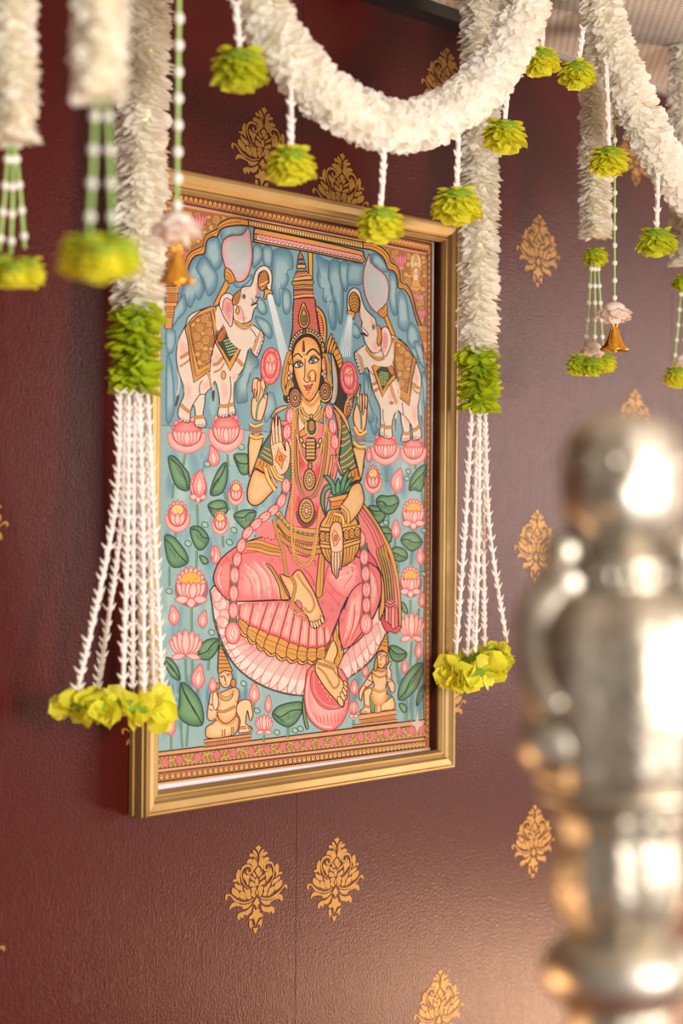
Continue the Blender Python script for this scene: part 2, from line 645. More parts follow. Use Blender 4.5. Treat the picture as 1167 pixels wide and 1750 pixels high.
def lines(many, c=INK, w=0.8, smooth=True, n=3, taper=False):
    V, Fc = [], []
    for pts in many:
        q = catmull(pts, False, n) if smooth else [np.array(p, float) for p in pts]
        v, f = _ribbon(q, w, False, taper)
        k = len(V)
        V += v
        Fc += [tuple(i + k for i in t) for t in f]
    if V:
        _emit(V, [lin(c)] * len(V), Fc)


def shp(pts, fill, c=INK, w=1.1, rim=None, smooth=True, n=3, at_=None):
    if rim is not None:
        grad(pts, rim, fill, smooth, n, at_)
    else:
        poly(pts, fill, smooth, n)
    if w:
        line(pts, c, w, smooth, True, n)


def ell(cx, cy, rx, ry, n=14, rot=0.0):
    cr, sr = math.cos(rot), math.sin(rot)
    return [np.array((cx + rx * math.cos(a) * cr - ry * math.sin(a) * sr, cy + rx * math.cos(a) * sr + ry * math.sin(a) * cr))
            for a in (2 * math.pi * i / n for i in range(n))]


def dots(pts, rx, ry, c, n=7):
    V, Fc = [], []
    for p in pts:
        k = len(V)
        V += ell(p[0], p[1], rx * T_[2], ry * T_[2], n)
        Fc.append(tuple(range(k, k + n)))
    if V:
        _emit(V, [lin(c)] * len(V), Fc)


def along(pts, step, closed=False):
    """points every step (photo px) along a smooth path"""
    q = catmull(pts, closed, 8)
    out, acc = [], 0.0
    st = step * T_[2]
    for i in range(len(q) - 1):
        d = np.linalg.norm(q[i + 1] - q[i])
        while acc <= d:
            out.append(q[i] + (q[i + 1] - q[i]) * (acc / (d + 1e-9)))
            acc += st
        acc -= d
    return out


def beads(pts, step, rx, ry, c, ink=INK, core=None):
    P = along(pts, step)
    dots(P, rx + 0.45, ry + 0.55, ink, 8)
    dots(P, rx, ry, c, 8)
    if core:
        dots(P, rx * 0.4, ry * 0.4, core, 6)


def band(a0, a1, b0, b1, c):
    """strip between two straight lines a (upper) and b (lower)"""
    poly([a0, a1, b1, b0], c, False)


GOLD = (224, 160, 78)
GOLD2 = (240, 186, 104)
OCH = (192, 128, 62)
PEACH = (222, 160, 116)
SKIN = (238, 190, 136)
SKINR = (226, 146, 78)
PINK = (238, 128, 128)
PINKD = (214, 84, 90)
PINKL = (248, 186, 178)
PALE = (250, 212, 200)
GRN = (84, 132, 92)
GRND = (48, 84, 66)
SKY = (128, 166, 178)
CL_D = (92, 132, 150)
CL_L = (160, 188, 190)
WHT = (226, 206, 190)
WHTR = (226, 168, 160)
GRY = (196, 190, 188)
rp = random.Random(7)

# --- sheet and borders (straight lines traced in photo pixels)
S1()
TL, TR_, BL, BR_ = (262, 321), (736.8, 416.8), (262, 1350), (733.6, 1285)
poly([(262, 318), (737, 414), (733.5, 1280), (262, 1342)], (206, 140, 86), False)          # warm ground of the border
poly([(262, 1336.8), (734, 1277), (734, 1280), (262, 1342.8)], (230, 172, 126), False)


def hband(xl, yl0, yl1, xr, yr0, yr1, c):
    poly([(xl, yl0), (xr, yr0), (xr, yr1), (xl, yl1)], c, False)


def hline(xl, yl, xr, yr, w=1.4, c=INK):
    line([(xl, yl), (xr, yr)], c, w, False)


# picture ground
poly([(264, 350), (728, 436), (726, 1229), (264, 1286)], (126, 164, 176), False)
# top border: rope band, peach stripe
hband(262, 322, 336, 736, 417, 431, (168, 100, 58))
hband(262, 338.5, 343.5, 730, 433, 437.5, (222, 150, 120))
for (yl, yr) in ((321, 416.5), (337.5, 432), (345.3, 439)):
    hline(262, yl, 735, yr, 1.7)
P0, P1 = [], []
for i in range(66):
    t = (i + 0.5) / 66
    x = 262 + (733 - 262) * (t * 1.22 - 0.22 * t * t) / 1.0
    if x > 732:
        break
    yy = 329 + (x - 262) * (95.3 / 474)
    P0.append((x, yy))
dots(P0, 5.0 * 0.86, 6.0, (74, 44, 36), 10)
dots(P0, 3.2, 4.8, (234, 164, 92), 10)
dots([(a, b + 1.8) for a, b in P0], 1.6, 2.2, (196, 112, 52), 8)
dots([(a + 3.9, b + 4.6) for a, b in P0], 0.8, 1.4, (236, 176, 110), 6)
# --- sky washes and pond
for _ in range(46):
    x, y = rp.uniform(285, 720), rp.uniform(420, 770)
    c = rp.choice([(142, 176, 182), (116, 156, 172), (150, 184, 188), (108, 150, 170)])
    w, h = rp.uniform(8, 20), rp.uniform(20, 60)
    if y - h * .6 < 380 + (x - 262) * .2:
        continue
    grad(ell(x, y, w, h, 10, rp.uniform(-.3, .3)), (126, 164, 176), c, mid=0.35)
poly([(264, 726), (420, 735), (560, 748), (727, 764), (725.4, 1228), (264, 1285)], (148, 182, 184), False)
line([(264, 726), (420, 735), (560, 748), (727, 764)], (84, 112, 116), 1.0, False)
for _ in range(120):
    x, y = rp.uniform(275, 720), rp.uniform(770, 1235)
    c = rp.choice([(166, 194, 192), (126, 164, 178), (174, 198, 194), (110, 150, 172), (136, 172, 178)])
    grad(ell(x, y, rp.uniform(6, 16), rp.uniform(18, 50), 10, rp.uniform(-.25, .25)), (148, 182, 184), c, mid=0.35)
for _ in range(30):
    x = rp.choice([rp.uniform(276, 292), rp.uniform(300, 420), rp.uniform(640, 720)])
    y = rp.uniform(1170, 1225)
    grad(ell(x, y, rp.uniform(5, 12), rp.uniform(20, 44), 10, rp.uniform(-.2, .2)), (148, 182, 184), (96, 140, 164), mid=0.4)


# right border
poly([(729.5, 432), (737, 417), (733.8, 1277), (725.6, 1269)], (206, 130, 70), False)
line([(737, 416), (733.8, 1278)], INK, 1.4, False)
line([(729.6, 433), (725.6, 1262)], INK, 1.5, False)
line([(728.0, 440), (724.2, 1258)], (222, 150, 120), 1.4, False)
line([(726.9, 440), (723.2, 1258)], INK, 1.2, False)
lines([[(730.6 - 4 * t, 438 + 834 * t), (735.6 - 4 * t, 433 + 834 * t)] for t in [i / 150 for i in range(150)]], (92, 52, 36), 0.9, False)
dots([(733.2 - 3.6 * t, 441 + 828 * t) for t in [i / 74 for i in range(74)]], 1.3, 2.4, (240, 176, 104), 6)
# bottom border
hband(262, 1286, 1293.5, 724, 1229.5, 1237.5, (222, 156, 112))
hband(262, 1294, 1315, 724, 1238, 1259.5, (176, 116, 66))
hband(262, 1315, 1321.5, 724, 1259.5, 1265.5, (226, 162, 120))
hband(262, 1321.5, 1338, 730, 1265.5, 1276.5, (172, 110, 64))
for (yl, yr, w) in ((1286.2, 1229.3, 1.6), (1294, 1237.8, 1.5), (1315, 1259.5, 1.4), (1321.6, 1265.5, 1.4), (1338, 1276.5, 1.5)):
    hline(262, yl, 726, yr, w)
P0 = []
for i in range(60):
    t = i / 60
    x = 266 + 464 * (t * 1.25 - 0.25 * t * t)
    P0.append((x, 1330 - (x - 262) * (59 / 466)))
dots(P0, 4.2, 5.6, (96, 58, 40), 9)
dots(P0, 3.0, 4.5, (238, 178, 106), 9)
dots([(a, b - 1) for a, b in P0], 1.4, 2.0, (190, 112, 56), 7)
# scrolling vine with pink lotuses
vine = []
for i in range(96):
    x = 262 + 463 * i / 95
    t = (x - 262) / 463
    per = 29 - 8 * t
    ph = 2 * math.pi * (29 * t * 0 + (x - 262) / per) / 2
    vine.append((x, 1304.5 - 56.3 * t + math.sin(ph) * 5.2))
line(vine, (70, 44, 34), 3.0, True, n=2)
line(vine, (240, 194, 120), 1.5, True, n=2)
cl = []
for i in range(64):
    x = 266 + 456 * i / 63
    t = (x - 262) / 463
    cy = 1304.5 - 56.3 * t
    for sg in (-1, 1):
        cl.append([(x, cy), (x + 3, cy + sg * 4), (x + 5.5, cy + sg * 7.5), (x + 3, cy + sg * 8.5), (x + 2, cy + sg * 6.5)])
lines(cl, (80, 50, 36), 2.0, True, 2)
lines(cl, (238, 188, 112), 1.0, True, 2)
LP = [(282, 1303), (306, 1298), (338, 1294), (370, 1290), (398, 1286), (428, 1283), (456, 1280), (483, 1276), (507, 1273.5), (526, 1271), (548, 1268), (570, 1266), (592, 1263), (616, 1259), (637, 1257), (660, 1253), (681, 1250), (703, 1248), (720, 1246)]
dots(LP, 6.6, 7.8, (120, 60, 56), 12)
dots(LP, 5.8, 7.0, (226, 130, 132), 12)
lines([[(a - 3, b + 4), (a - 3.6, b - 2), (a - 2, b - 6)] for a, b in LP] + [[(a + 3, b + 4), (a + 3.6, b - 2), (a + 2, b - 6)] for a, b in LP]
      + [[(a, b + 5), (a, b - 5)] for a, b in LP], (176, 72, 84), 0.7)

# --- clouds
def cloud(pts, rim=(88, 128, 148), ctr=(154, 184, 190), w=0.7):
    q = catmull(pts, True, 3)
    c0 = sum(q) / len(q) + np.array((-6.0, -14.0))
    a, b = np.array(rim, float), np.array(ctr, float)
    for k, t in enumerate((1.0, .9, .8, .7, .6, .5)):
        poly([c0 + (p - c0) * t for p in q], tuple(a + (b - a) * k / 5), False)
    line(pts, (62, 96, 116), w, True, True, 3)


SA()
cloud([(240, 720), (260, 640), (310, 590), (370, 575), (390, 640), (350, 760), (370, 860), (330, 950), (300, 930), (260, 1010), (220, 990), (170, 1060), (180, 900)])
cloud([(385, 470), (430, 445), (475, 445), (500, 520), (510, 640), (480, 700), (440, 715), (415, 660), (370, 600)])
cloud([(300, 690), (360, 600), (420, 660), (470, 740), (470, 820), (430, 900), (390, 905), (355, 790)])
cloud([(150, 980), (210, 900), (225, 1020), (160, 1100), (110, 1167), (100, 1060)])
cloud([(500, 380), (560, 360), (640, 352), (715, 360), (712, 400), (640, 430), (560, 430), (510, 470)], (104, 146, 164))
cloud([(770, 500), (820, 520), (836, 600), (800, 660), (755, 690), (755, 560)])
cloud([(840, 520), (905, 530), (912, 640), (880, 700), (835, 640)])
cloud([(600, 820), (680, 800), (740, 740), (750, 770), (700, 820), (640, 850)])
cloud([(1040, 545), (1075, 620), (1070, 700), (1030, 710), (1040, 790), (1000, 860), (965, 850), (975, 940), (965, 1000), (930, 960), (900, 840), (905, 700), (925, 545)])
cloud([(1000, 860), (1050, 880), (1060, 1000), (1030, 1060), (1000, 1040), (990, 940)])
cloud([(800, 920), (850, 960), (870, 1040), (840, 1065), (800, 1040), (780, 980)], (84, 120, 132))
SB()
cloud([(180, 340), (235, 370), (290, 400), (320, 500), (300, 620), (330, 720), (330, 900), (290, 900), (270, 760), (295, 690), (260, 705), (230, 680), (235, 600), (205, 590), (185, 520), (195, 430)])
cloud([(300, 375), (350, 380), (390, 480), (390, 600), (380, 850), (350, 850), (340, 720), (310, 700), (300, 600), (270, 520), (275, 430)])
cloud([(365, 395), (430, 400), (440, 520), (410, 620), (380, 590), (358, 500)])
cloud([(440, 400), (520, 410), (545, 430), (530, 560), (470, 570), (420, 560), (415, 470)], (104, 146, 164))
cloud([(610, 330), (660, 340), (700, 390), (740, 460), (690, 470), (640, 430), (605, 390)])
cloud([(740, 470), (780, 480), (800, 560), (790, 680), (800, 790), (770, 800), (740, 700), (745, 560)])
cloud([(820, 610), (860, 640), (880, 720), (890, 830), (900, 880), (860, 930), (810, 890), (805, 790), (800, 690)])
cloud([(900, 860), (950, 900), (970, 1000), (940, 1060), (890, 1030), (875, 950)])
cloud([(460, 860), (510, 900), (520, 960), (490, 980), (455, 950)])
cloud([(960, 1060), (1000, 1090), (1010, 1167), (960, 1167)])
SCc()
cloud([(80, 130), (160, 140), (175, 230), (150, 350), (110, 380), (80, 330)], (100, 138, 150))
cloud([(85, 400), (130, 470), (150, 640), (160, 850), (150, 1000), (80, 1050)], (96, 134, 148))
cloud([(900, 350), (990, 420), (1000, 500), (940, 530), (900, 660), (880, 720), (890, 850), (830, 870), (780, 860), (770, 680), (820, 600), (860, 480)], (92, 124, 130))
cloud([(970, 0), (1100, 60), (1140, 180), (1100, 225), (1000, 100)])
SE()
cloud([(270, 370), (330, 420), (350, 560), (330, 680), (370, 800), (420, 880), (400, 970), (430, 1000), (380, 1060), (330, 900), (290, 720), (270, 520)])
cloud([(820, 20), (900, 60), (960, 260), (930, 320), (880, 230)])
cloud([(920, 350), (965, 430), (965, 620), (960, 760), (930, 700), (930, 560), (910, 450)])
SD()
cloud([(110, 640), (200, 620), (230, 760), (180, 840), (130, 900), (110, 780)], (108, 146, 158))
cloud([(1060, 430), (1110, 520), (1100, 640), (1130, 760), (1160, 870), (1110, 900), (1080, 700)], (96, 136, 150))


# --- spandrels with scrollwork
def spiral(cx, cy, r, turns=1.6, a0=0.0, sg=1):
    return [(cx + r * (1 - k / 16) * math.cos(a0 + sg * turns * 2 * math.pi * k / 15), cy + r * (1 - k / 16) * math.sin(a0 + sg * turns * 2 * math.pi * k / 15)) for k in range(16)]


def scrollfield(pts_list, c=(234, 178, 98), ink=(70, 40, 30), w=1.15, turns=1.9):
    L = [spiral(x, y, r * T_[2], turns, rp.uniform(0, 6), rp.choice((-1, 1))) for x, y, r in pts_list]
    lines(L, ink, w + 1.5, True, 2)
    lines(L, c, w, True, 2)


def inside(p, q):
    r = False
    for i in range(len(q)):
        a, b = q[i - 1], q[i]
        if (a[1] > p[1]) != (b[1] > p[1]) and p[0] < (b[0] - a[0]) * (p[1] - a[1]) / (b[1] - a[1]) + a[0]:
            r = not r
    return r


def scrollfill(region, sizes=(7, 5.5, 4, 3, 2.2), tries=260, **kw):
    """fill an outline with scrolls of falling size"""
    s = T_[2]
    xs = [p[0] for p in region]; ys = [p[1] for p in region]
    got = []
    for r in sizes:
        for _ in range(tries):
            x, y = rp.uniform(min(xs), max(xs)), rp.uniform(min(ys), max(ys))
            if not all(inside((x + r * .9 * s * math.cos(a), y + r * .9 * s * math.sin(a)), region) for a in (0, 1.05, 2.1, 3.14, 4.19, 5.24)):
                continue
            if any((x - a) ** 2 + (y - b) ** 2 < ((r + c + .6) * s) ** 2 for a, b, c in got):
                continue
            got.append((x, y, r))
    scrollfield(got, **kw)


SA()
poly([(20, 140), (120, 195), (300, 225), (560, 275), (720, 300), (640, 300), (560, 310), (490, 345), (470, 385), (400, 400), (370, 450), (355, 500), (290, 545), (240, 600), (215, 650), (220, 760), (190, 840), (60, 840), (40, 500)], (168, 108, 58), False)
scrollfill([(60, 190), (300, 235), (560, 280), (490, 335), (460, 380), (390, 395), (350, 500), (280, 540), (215, 640), (190, 830), (70, 830)])
SB()
poly([(535, 240), (700, 270), (900, 315), (1025, 335), (1020, 600), (1010, 880), (965, 880), (940, 800), (920, 700), (890, 640), (850, 590), (815, 590), (805, 510), (770, 455), (730, 440), (700, 360), (640, 310), (540, 290)], (168, 108, 58), False)
scrollfill([(600, 255), (900, 318), (1024, 340), (1018, 600), (1008, 875), (975, 860), (945, 740), (900, 610), (835, 550), (825, 480), (800, 425), (755, 395), (740, 345), (690, 285)])


def tulip(cx, cy, w, h, c=(226, 132, 136), ink=(150, 62, 76)):
    """small side-on lotus in a spandrel"""
    s = T_[2]
    for dx in (-0.42, 0.42, -0.22, 0.22, 0.0):
        p = [(cx + dx * w * s * 0.4, cy + h * .5 * s), (cx + dx * w * s - w * .13 * s, cy), (cx + dx * 1.25 * w * s, cy - h * (.5 - abs(dx) * .35) * s), (cx + dx * w * s + w * .13 * s, cy)]
        shp(p, c, ink, 0.6)
    poly([(cx - w * .3 * s, cy + h * .42 * s), (cx + w * .3 * s, cy + h * .42 * s), (cx, cy + h * .62 * s)], c)


SA(); tulip(330, 310, 22, 25); tulip(215, 575, 12, 16)
SB(); tulip(825, 380, 18, 26); tulip(985, 790, 14, 22)
# tiny seated figure of the right spandrel
grad(ell(943, 400, 40, 70, 14), (226, 170, 96), (238, 206, 170))
shp([(943, 335), (952, 370), (960, 395), (925, 395), (933, 370)], GOLD, INK, 0.5)
shp(ell(942, 412, 15, 22), (240, 206, 176), INK, 0.5)
shp([(925, 435), (962, 435), (980, 480), (970, 540), (985, 580), (960, 620), (900, 600), (915, 540), (905, 480)], (222, 158, 84), INK, 0.6)
shp([(930, 450), (955, 450), (960, 530), (925, 530)], (236, 200, 170), INK, 0.4)
shp([(900, 600), (940, 640), (1000, 650), (990, 690), (940, 680), (905, 640)], (222, 140, 140), (150, 62, 76), 0.6)
dots([(935, 410), (948, 410)], 0.5, 0.4, INK)
lines([[(930, 470), (945, 490), (958, 470)], [(905, 570), (940, 590), (975, 580)], [(912, 610), (930, 660)], [(940, 630), (950, 680)], [(965, 640), (970, 685)]], (140, 70, 50), 0.6)
# arch mouldings
SA()
archL_o = [(212, 660), (228, 605), (262, 562), (315, 535), (352, 515), (358, 470), (385, 425), (440, 395), (466, 380), (480, 345), (530, 312), (600, 292), (720, 308)]
archL_i = [(232, 715), (258, 640), (300, 592), (364, 577), (378, 520), (390, 470), (432, 441), (470, 440), (492, 390), (545, 362), (640, 350), (722, 356)]
poly(catmull(archL_o, False, 4) + catmull(archL_i[::-1], False, 4), (226, 150, 70), False)
line([( (a[0] + b[0]) / 2 - 2, (a[1] + b[1]) / 2 - 2) for a, b in zip(catmull(archL_o, False, 4)[::4], catmull(archL_i, False, 4)[::4])], (110, 62, 30), 0.9)
line(archL_o, INK, 1.5); line(archL_i, INK, 1.8)
P0 = along([(a - 5, b - 9) for a, b in archL_o], 2.6)
dots(P0, 1.5, 1.5, INK, 6); dots(P0, 1.0, 1.0, (240, 190, 110), 6)
SB()
archR_o = [(535, 244), (620, 254), (690, 290), (738, 345), (752, 398), (798, 428), (822, 490), (830, 552), (872, 570), (906, 620), (930, 690), (950, 780), (985, 880)]
archR_i = [(535, 290), (600, 300), (660, 330), (702, 375), (730, 447), (772, 462), (800, 512), (810, 592), (852, 602), (890, 652), (915, 722), (936, 805), (962, 885)]
poly(catmull(archR_o, False, 4) + catmull(archR_i[::-1], False, 4), (226, 150, 70), False)
line([((a[0] + b[0]) / 2 + 2, (a[1] + b[1]) / 2 - 2) for a, b in zip(archR_o, archR_i)], (110, 62, 30), 0.9)
line(archR_o, INK, 1.4); line(archR_i, INK, 1.7)
P0 = along([(a + 7, b - 7) for a, b in archR_o], 2.4)
dots(P0, 1.4, 1.4, INK, 6); dots(P0, 0.9, 0.9, (240, 190, 110), 6)
# lintel with scallops and the pink-petalled canopy bar below it
S1()
poly([(424, 376), (619, 414.5), (619, 424.5), (424, 386)], (224, 158, 82), False)
P0 = [(427 + 190 * i / 44, 381.5 + 38.6 * i / 44) for i in range(45)]
dots(P0, 2.5, 4.2, INK, 9); dots(P0, 1.7, 3.4, (244, 192, 110), 9)
for y0, y1 in ((375.5, 414), (386.3, 425)):
    line([(424, y0), (619.5, y1)], INK, 1.5, False)
line([(424, 374), (424, 387)], INK, 1.2, False); line([(619.5, 412), (619.5, 426)], INK, 1.2, False)
bar = [(433.5, 394), (436, 390.5), (442, 391), (540, 411), (612, 427.5), (620, 431), (621, 437), (618.5, 449.5), (540, 433), (440, 415), (433.5, 411)]
shp(bar, (226, 156, 82), INK, 1.7, n=2)
inn = [(438, 402), (441, 400.5), (540, 420.5), (612, 435.5), (616, 439), (614.5, 445), (540, 430), (441, 411), (437.5, 409)]
shp(inn, (238, 214, 204), INK, 1.2, n=2)
P0 = [(443.5 + 169 * i / 26, 404 + 35.2 * i / 26) for i in range(27)]
dots(P0, 2.9, 4.0, (226, 112, 122), 9)
dots([(a, b - .6) for a, b in P0], 1.4, 2.0, (246, 176, 176), 7)
dots([(a + 3.3, b + 4.4) for a, b in P0], 1.2, 2.2, (120, 110, 100), 6)
# canopy pole
poly([(525.6, 431.5), (533.6, 433.5), (533.4, 477), (528, 470)], (240, 164, 50), False)
line([(525.8, 432), (527.5, 468)], INK, 1.2, False); line([(533.6, 433), (533.6, 478)], INK, 1.2, False)
# side pillars
SA()
for y0, y1, x0, x1, c in ((838, 892, 70, 168, (224, 156, 86)), (892, 965, 78, 160, (206, 132, 66)), (965, 1000, 72, 150, (228, 160, 90)), (1000, 1085, 76, 130, (214, 140, 72)), (1085, 1175, 72, 116, (224, 150, 80))):
    shp([(x0 - 20, y0), (x1, y0), (x1 - 6, y1), (x0 - 20, y1)], c, INK, 1.2, smooth=False)
lines([[(60, y), (150 - (y - 840) * .12, y)] for y in (856, 872, 910, 928, 946, 1020, 1045, 1066)], (120, 68, 40), 0.8, False)
SB()
for y0, y1, x0, x1, c in ((880, 925, 962, 1030, (224, 156, 86)), (925, 1000, 976, 1030, (206, 132, 66)), (1000, 1030, 984, 1030, (228, 160, 90)), (1030, 1110, 994, 1030, (214, 140, 72)), (1110, 1165, 1000, 1030, (224, 150, 80))):
    shp([(x0, y0), (x1, y0 + 8), (x1, y1 + 8), (x0 + 6, y1)], c, INK, 1.1, smooth=False)
lines([[(985, y), (1028, y + 6)] for y in (895, 910, 945, 965, 985, 1050, 1075, 1130)], (120, 68, 40), 0.8, False)
SE()
for y0, y1, x0, x1 in ((20, 100, 915, 970), (100, 145, 925, 970), (145, 230, 945, 970)):
    shp([(x0, y0), (x1, y0 + 8), (x1, y1 + 10), (x0 + 12, y1)], (220, 148, 78), INK, 1.1, smooth=False)


# --- lotuses, leaves, stems
def petal_px(bx, by, tx, ty, w):
    d = np.array((tx - bx, ty - by), float)
    L = np.linalg.norm(d) + 1e-9
    n = np.array((-d[1], d[0])) / L * w * 0.5
    b = np.array((bx, by), float)
    return [b, b + d * .35 + n * .9, b + d * .7 + n * .8, b + d, b + d * .7 - n * .8, b + d * .35 - n * .9]


def pet(bx, by, tx, ty, w, rim=(232, 112, 114), ctr=(250, 196, 186), ink=(176, 66, 74), lw=0.7):
    p = petal_px(bx, by, tx, ty, w)
    grad(p, rim, ctr, n=3, mid=0.6)
    line(p, ink, lw, True, True, 3)


def lotus_open(cx, cy, w, h, seed=True, sepals=True):
    """cup of petals round a yellow seed head, toothed back rim, two sepals below"""
    shp(ell(cx + 1, cy + h * .05, w * .5, h * .44, 16), (148, 112, 120), w=0)
    for k in range(9):
        a = math.pi * (k + .5) / 9
        pet(cx, cy + h * .05, cx - math.cos(a) * w * .46, cy - h * .08 - math.sin(a) * h * .42, w * .24)
    if seed:
        shp(ell(cx, cy - h * .16, w * .3, h * .19, 14), (236, 178, 78), (150, 70, 60), 0.7)
        dots([(cx + rp.uniform(-.2, .2) * w, cy - h * .16 + rp.uniform(-.12, .1) * h) for _ in range(12)], 0.6, 0.7, (168, 98, 40), 5)
    for dx in (-.42, .42, -.25, .25, -.09, .09):
        pet(cx + dx * w * .25, cy + h * .3, cx + dx * w, cy - h * (.12 - abs(dx) * .05), w * .26)
    line([(cx - w * .42, cy + h * .05), (cx - w * .3, cy + h * .24), (cx, cy + h * .32), (cx + w * .3, cy + h * .24), (cx + w * .42, cy + h * .05)], (204, 74, 80), 1.2)
    if sepals:
        pet(cx - w * .04, cy + h * .3, cx - w * .48, cy + h * .3, h * .2)
        pet(cx + w * .04, cy + h * .3, cx + w * .48, cy + h * .3, h * .2)
        pet(cx, cy + h * .26, cx, cy + h * .5, w * .28)


def lotus_cup(cx, cy, w, h, seed=True):
    """round cup lotus with pale saucer of sepals"""
    shp([(cx - w * .5, cy - h * .02), (cx - w * .42, cy + h * .32), (cx, cy + h * .5), (cx + w * .42, cy + h * .32), (cx + w * .5, cy - h * .02), (cx + w * .3, cy), (cx - w * .3, cy)], (250, 200, 190), (196, 90, 96), 0.8, rim=(240, 150, 146))
    for k in range(7):
        a = math.pi * (k + .5) / 7
        pet(cx, cy, cx - math.cos(a) * w * .42, cy - h * .1 - math.sin(a) * h * .4, w * .24)
    shp(ell(cx, cy - h * .02, w * .38, h * .34, 14), (244, 150, 146), (190, 64, 70), 0.9, rim=(224, 84, 86))
    if seed:
        shp(ell(cx, cy - h * .2, w * .24, h * .15, 12), (244, 204, 130), (170, 90, 60), 0.6)
    dots([(cx + rp.uniform(-.15, .15) * w, cy - h * .2 + rp.uniform(-.08, .08) * h) for _ in range(8)], 0.6, 0.6, (168, 98, 40), 5)
    for dx in ((-.26, .26, 0) if seed else (-.36, .36, -.24, .24, -.12, .12, 0)):
        pet(cx + dx * w * .3, cy + h * .3, cx + dx * w, cy - h * .1, w * (.24 if seed else .18), (236, 120, 120))


def lotus_side(cx, cy, w, h):
    """pointed petals fanning upward"""
    for dx, tt in ((-.5, .16), (.5, .16), (-.4, .34), (.4, .34), (-.22, .46), (.22, .46), (0, .52)):
        pet(cx + dx * w * .16, cy + h * .36, cx + dx * w, cy - tt * h, w * .27)
    pet(cx, cy + h * .32, cx - w * .46, cy + h * .42, h * .2)
    pet(cx, cy + h * .32, cx + w * .46, cy + h * .42, h * .2)


def bud(cx, cy, w, h, tilt=0.0):
    tx = cx + tilt * w
    p = [(cx, cy + h * .5), (cx - w * .46, cy + h * .2), (cx - w * .36, cy - h * .15), (tx, cy - h * .5), (cx + w * .4, cy - h * .12), (cx + w * .46, cy + h * .22)]
    grad(p, (228, 110, 114), (248, 178, 170), n=3)
    line(p, (176, 70, 80), 0.8, True, True, 3)
    q = [(cx, cy + h * .42), (cx - w * .2, cy + h * .1), (tx * .5 + cx * .5, cy - h * .25), (cx + w * .22, cy + h * .1)]
    grad(q, (240, 150, 146), (252, 206, 196), n=3)
    line(q, (190, 80, 86), 0.6, True, True, 3)


def stem(pts, w=3.0):
    line(pts, (44, 70, 54), w + 1.4); line(pts, (104, 148, 108), w)
    line([(a - w * .2 * T_[2], b) for a, b in pts], (136, 174, 130), w * .3)


def leaf(pts, rib=None, veins=6):
    grad(pts, (66, 112, 82), (116, 158, 116), n=3)
    line(pts, (34, 54, 46), 1.4, True, True, 3)
    if rib:
        line(rib, (34, 54, 46), 1.5)
        q = catmull(rib, False, 8)
        c = sum(np.array(p, float) for p in pts) / len(pts)
        low = max((np.array(p, float) for p in pts), key=lambda p: p[1])
        L = []
        for k in range(veins):
            a = q[int((k + 1) * (len(q) - 1) / (veins + 1))]
            b = a + (low - a) * 0.55
            L.append([a + (b - a) * .12, a + (b - a) * .6, b])
        lines(L, (40, 76, 58), 0.7, taper=True)


def curl(cx, cy, r=5):
    s = T_[2]
    P = [(cx - r * s, cy), (cx - r * .4 * s, cy - r * .9 * s), (cx + r * .7 * s, cy - r * .6 * s), (cx + r * s, cy + r * .5 * s), (cx, cy + r * .9 * s)]
    shp(P, (160, 196, 176), (44, 74, 60), 1.0)


# stems first
S1()
for p in ([(316, 776), (312, 800)], [(388, 776), (390, 798)], [(336, 862), (338, 905)], [(300, 908), (299, 925)], [(336, 940), (335, 978)],
          [(289, 968), (289, 1002)], [(327, 1038), (327, 1090)], [(404, 862), (404, 880)], [(382, 840), (392, 872)], [(380, 916), (381, 936)],
          [(316, 1125), (318, 1168)], [(328, 1128), (328, 1160)], [(308, 1232), (311, 1278)], [(321, 1238), (318, 1276)], [(292, 1258), (292, 1282)],
          [(338, 1178), (335, 1190)], [(357, 1126), (355, 1146)], [(451, 1255), (450, 1268)], [(493, 1240), (491, 1262)], [(434, 1202), (432, 1216)],
          [(660, 798), (660, 824)], [(636, 840), (636, 866)], [(675, 842), (674, 850)], [(709, 790), (709, 802)], [(720, 838), (723, 872)],
          [(663, 878), (663, 900)], [(648, 892), (648, 902)], [(706, 900), (706, 914)], [(703, 940), (701, 965)], [(675, 918), (674, 936)],
          [(680, 960), (680, 980)], [(719, 965), (718, 980)], [(701, 1025), (701, 1055)], [(716, 1040), (713, 1056)], [(703, 1095), (700, 1140)],
          [(677, 1128), (680, 1170)], [(713, 1125), (711, 1136)], [(706, 1190), (703, 1232)], [(694, 1195), (694, 1230)], [(719, 1205), (718, 1228)],
          [(604, 1230), (603, 1242)], [(606, 1188), (608, 1194)], [(296, 826), (294, 852)], [(662, 928), (662, 945)]):
    stem(p, 2.4)
SH()
leaf([(125, 190), (180, 190), (240, 260), (290, 330), (285, 450), (200, 430), (150, 330)], [(140, 200), (210, 260), (250, 330), (280, 440)])
leaf([(580, 230), (592, 340), (550, 470), (460, 490), (470, 400), (520, 290)], [(575, 250), (545, 330), (490, 400), (465, 480)])
leaf([(437, 570), (500, 530), (570, 540), (590, 620), (520, 650), (480, 655)], [(440, 580), (500, 600), (580, 585)])
leaf([(300, 745), (380, 740), (445, 830), (400, 915), (350, 910), (310, 830)], [(305, 755), (360, 770), (400, 820), (440, 830)])
leaf([(95, 820), (140, 805), (200, 850), (270, 950), (275, 1025), (180, 1060), (120, 1000)], [(100, 835), (150, 880), (200, 950), (270, 1020)])
leaf([(370, 965), (420, 980), (440, 1020), (400, 1030)])
SF()
leaf([(-5, 170), (60, 158), (106, 175), (112, 300), (60, 318), (25, 260)], [(-2, 178), (40, 230), (110, 235)])
leaf([(-5, 628), (80, 590), (165, 600), (150, 660), (90, 735), (40, 700)], [(0, 640), (70, 650), (110, 615), (160, 608)])
SI()
leaf([(90, 215), (150, 220), (210, 300), (230, 400), (160, 370), (110, 280)], [(95, 225), (160, 290), (225, 390)])
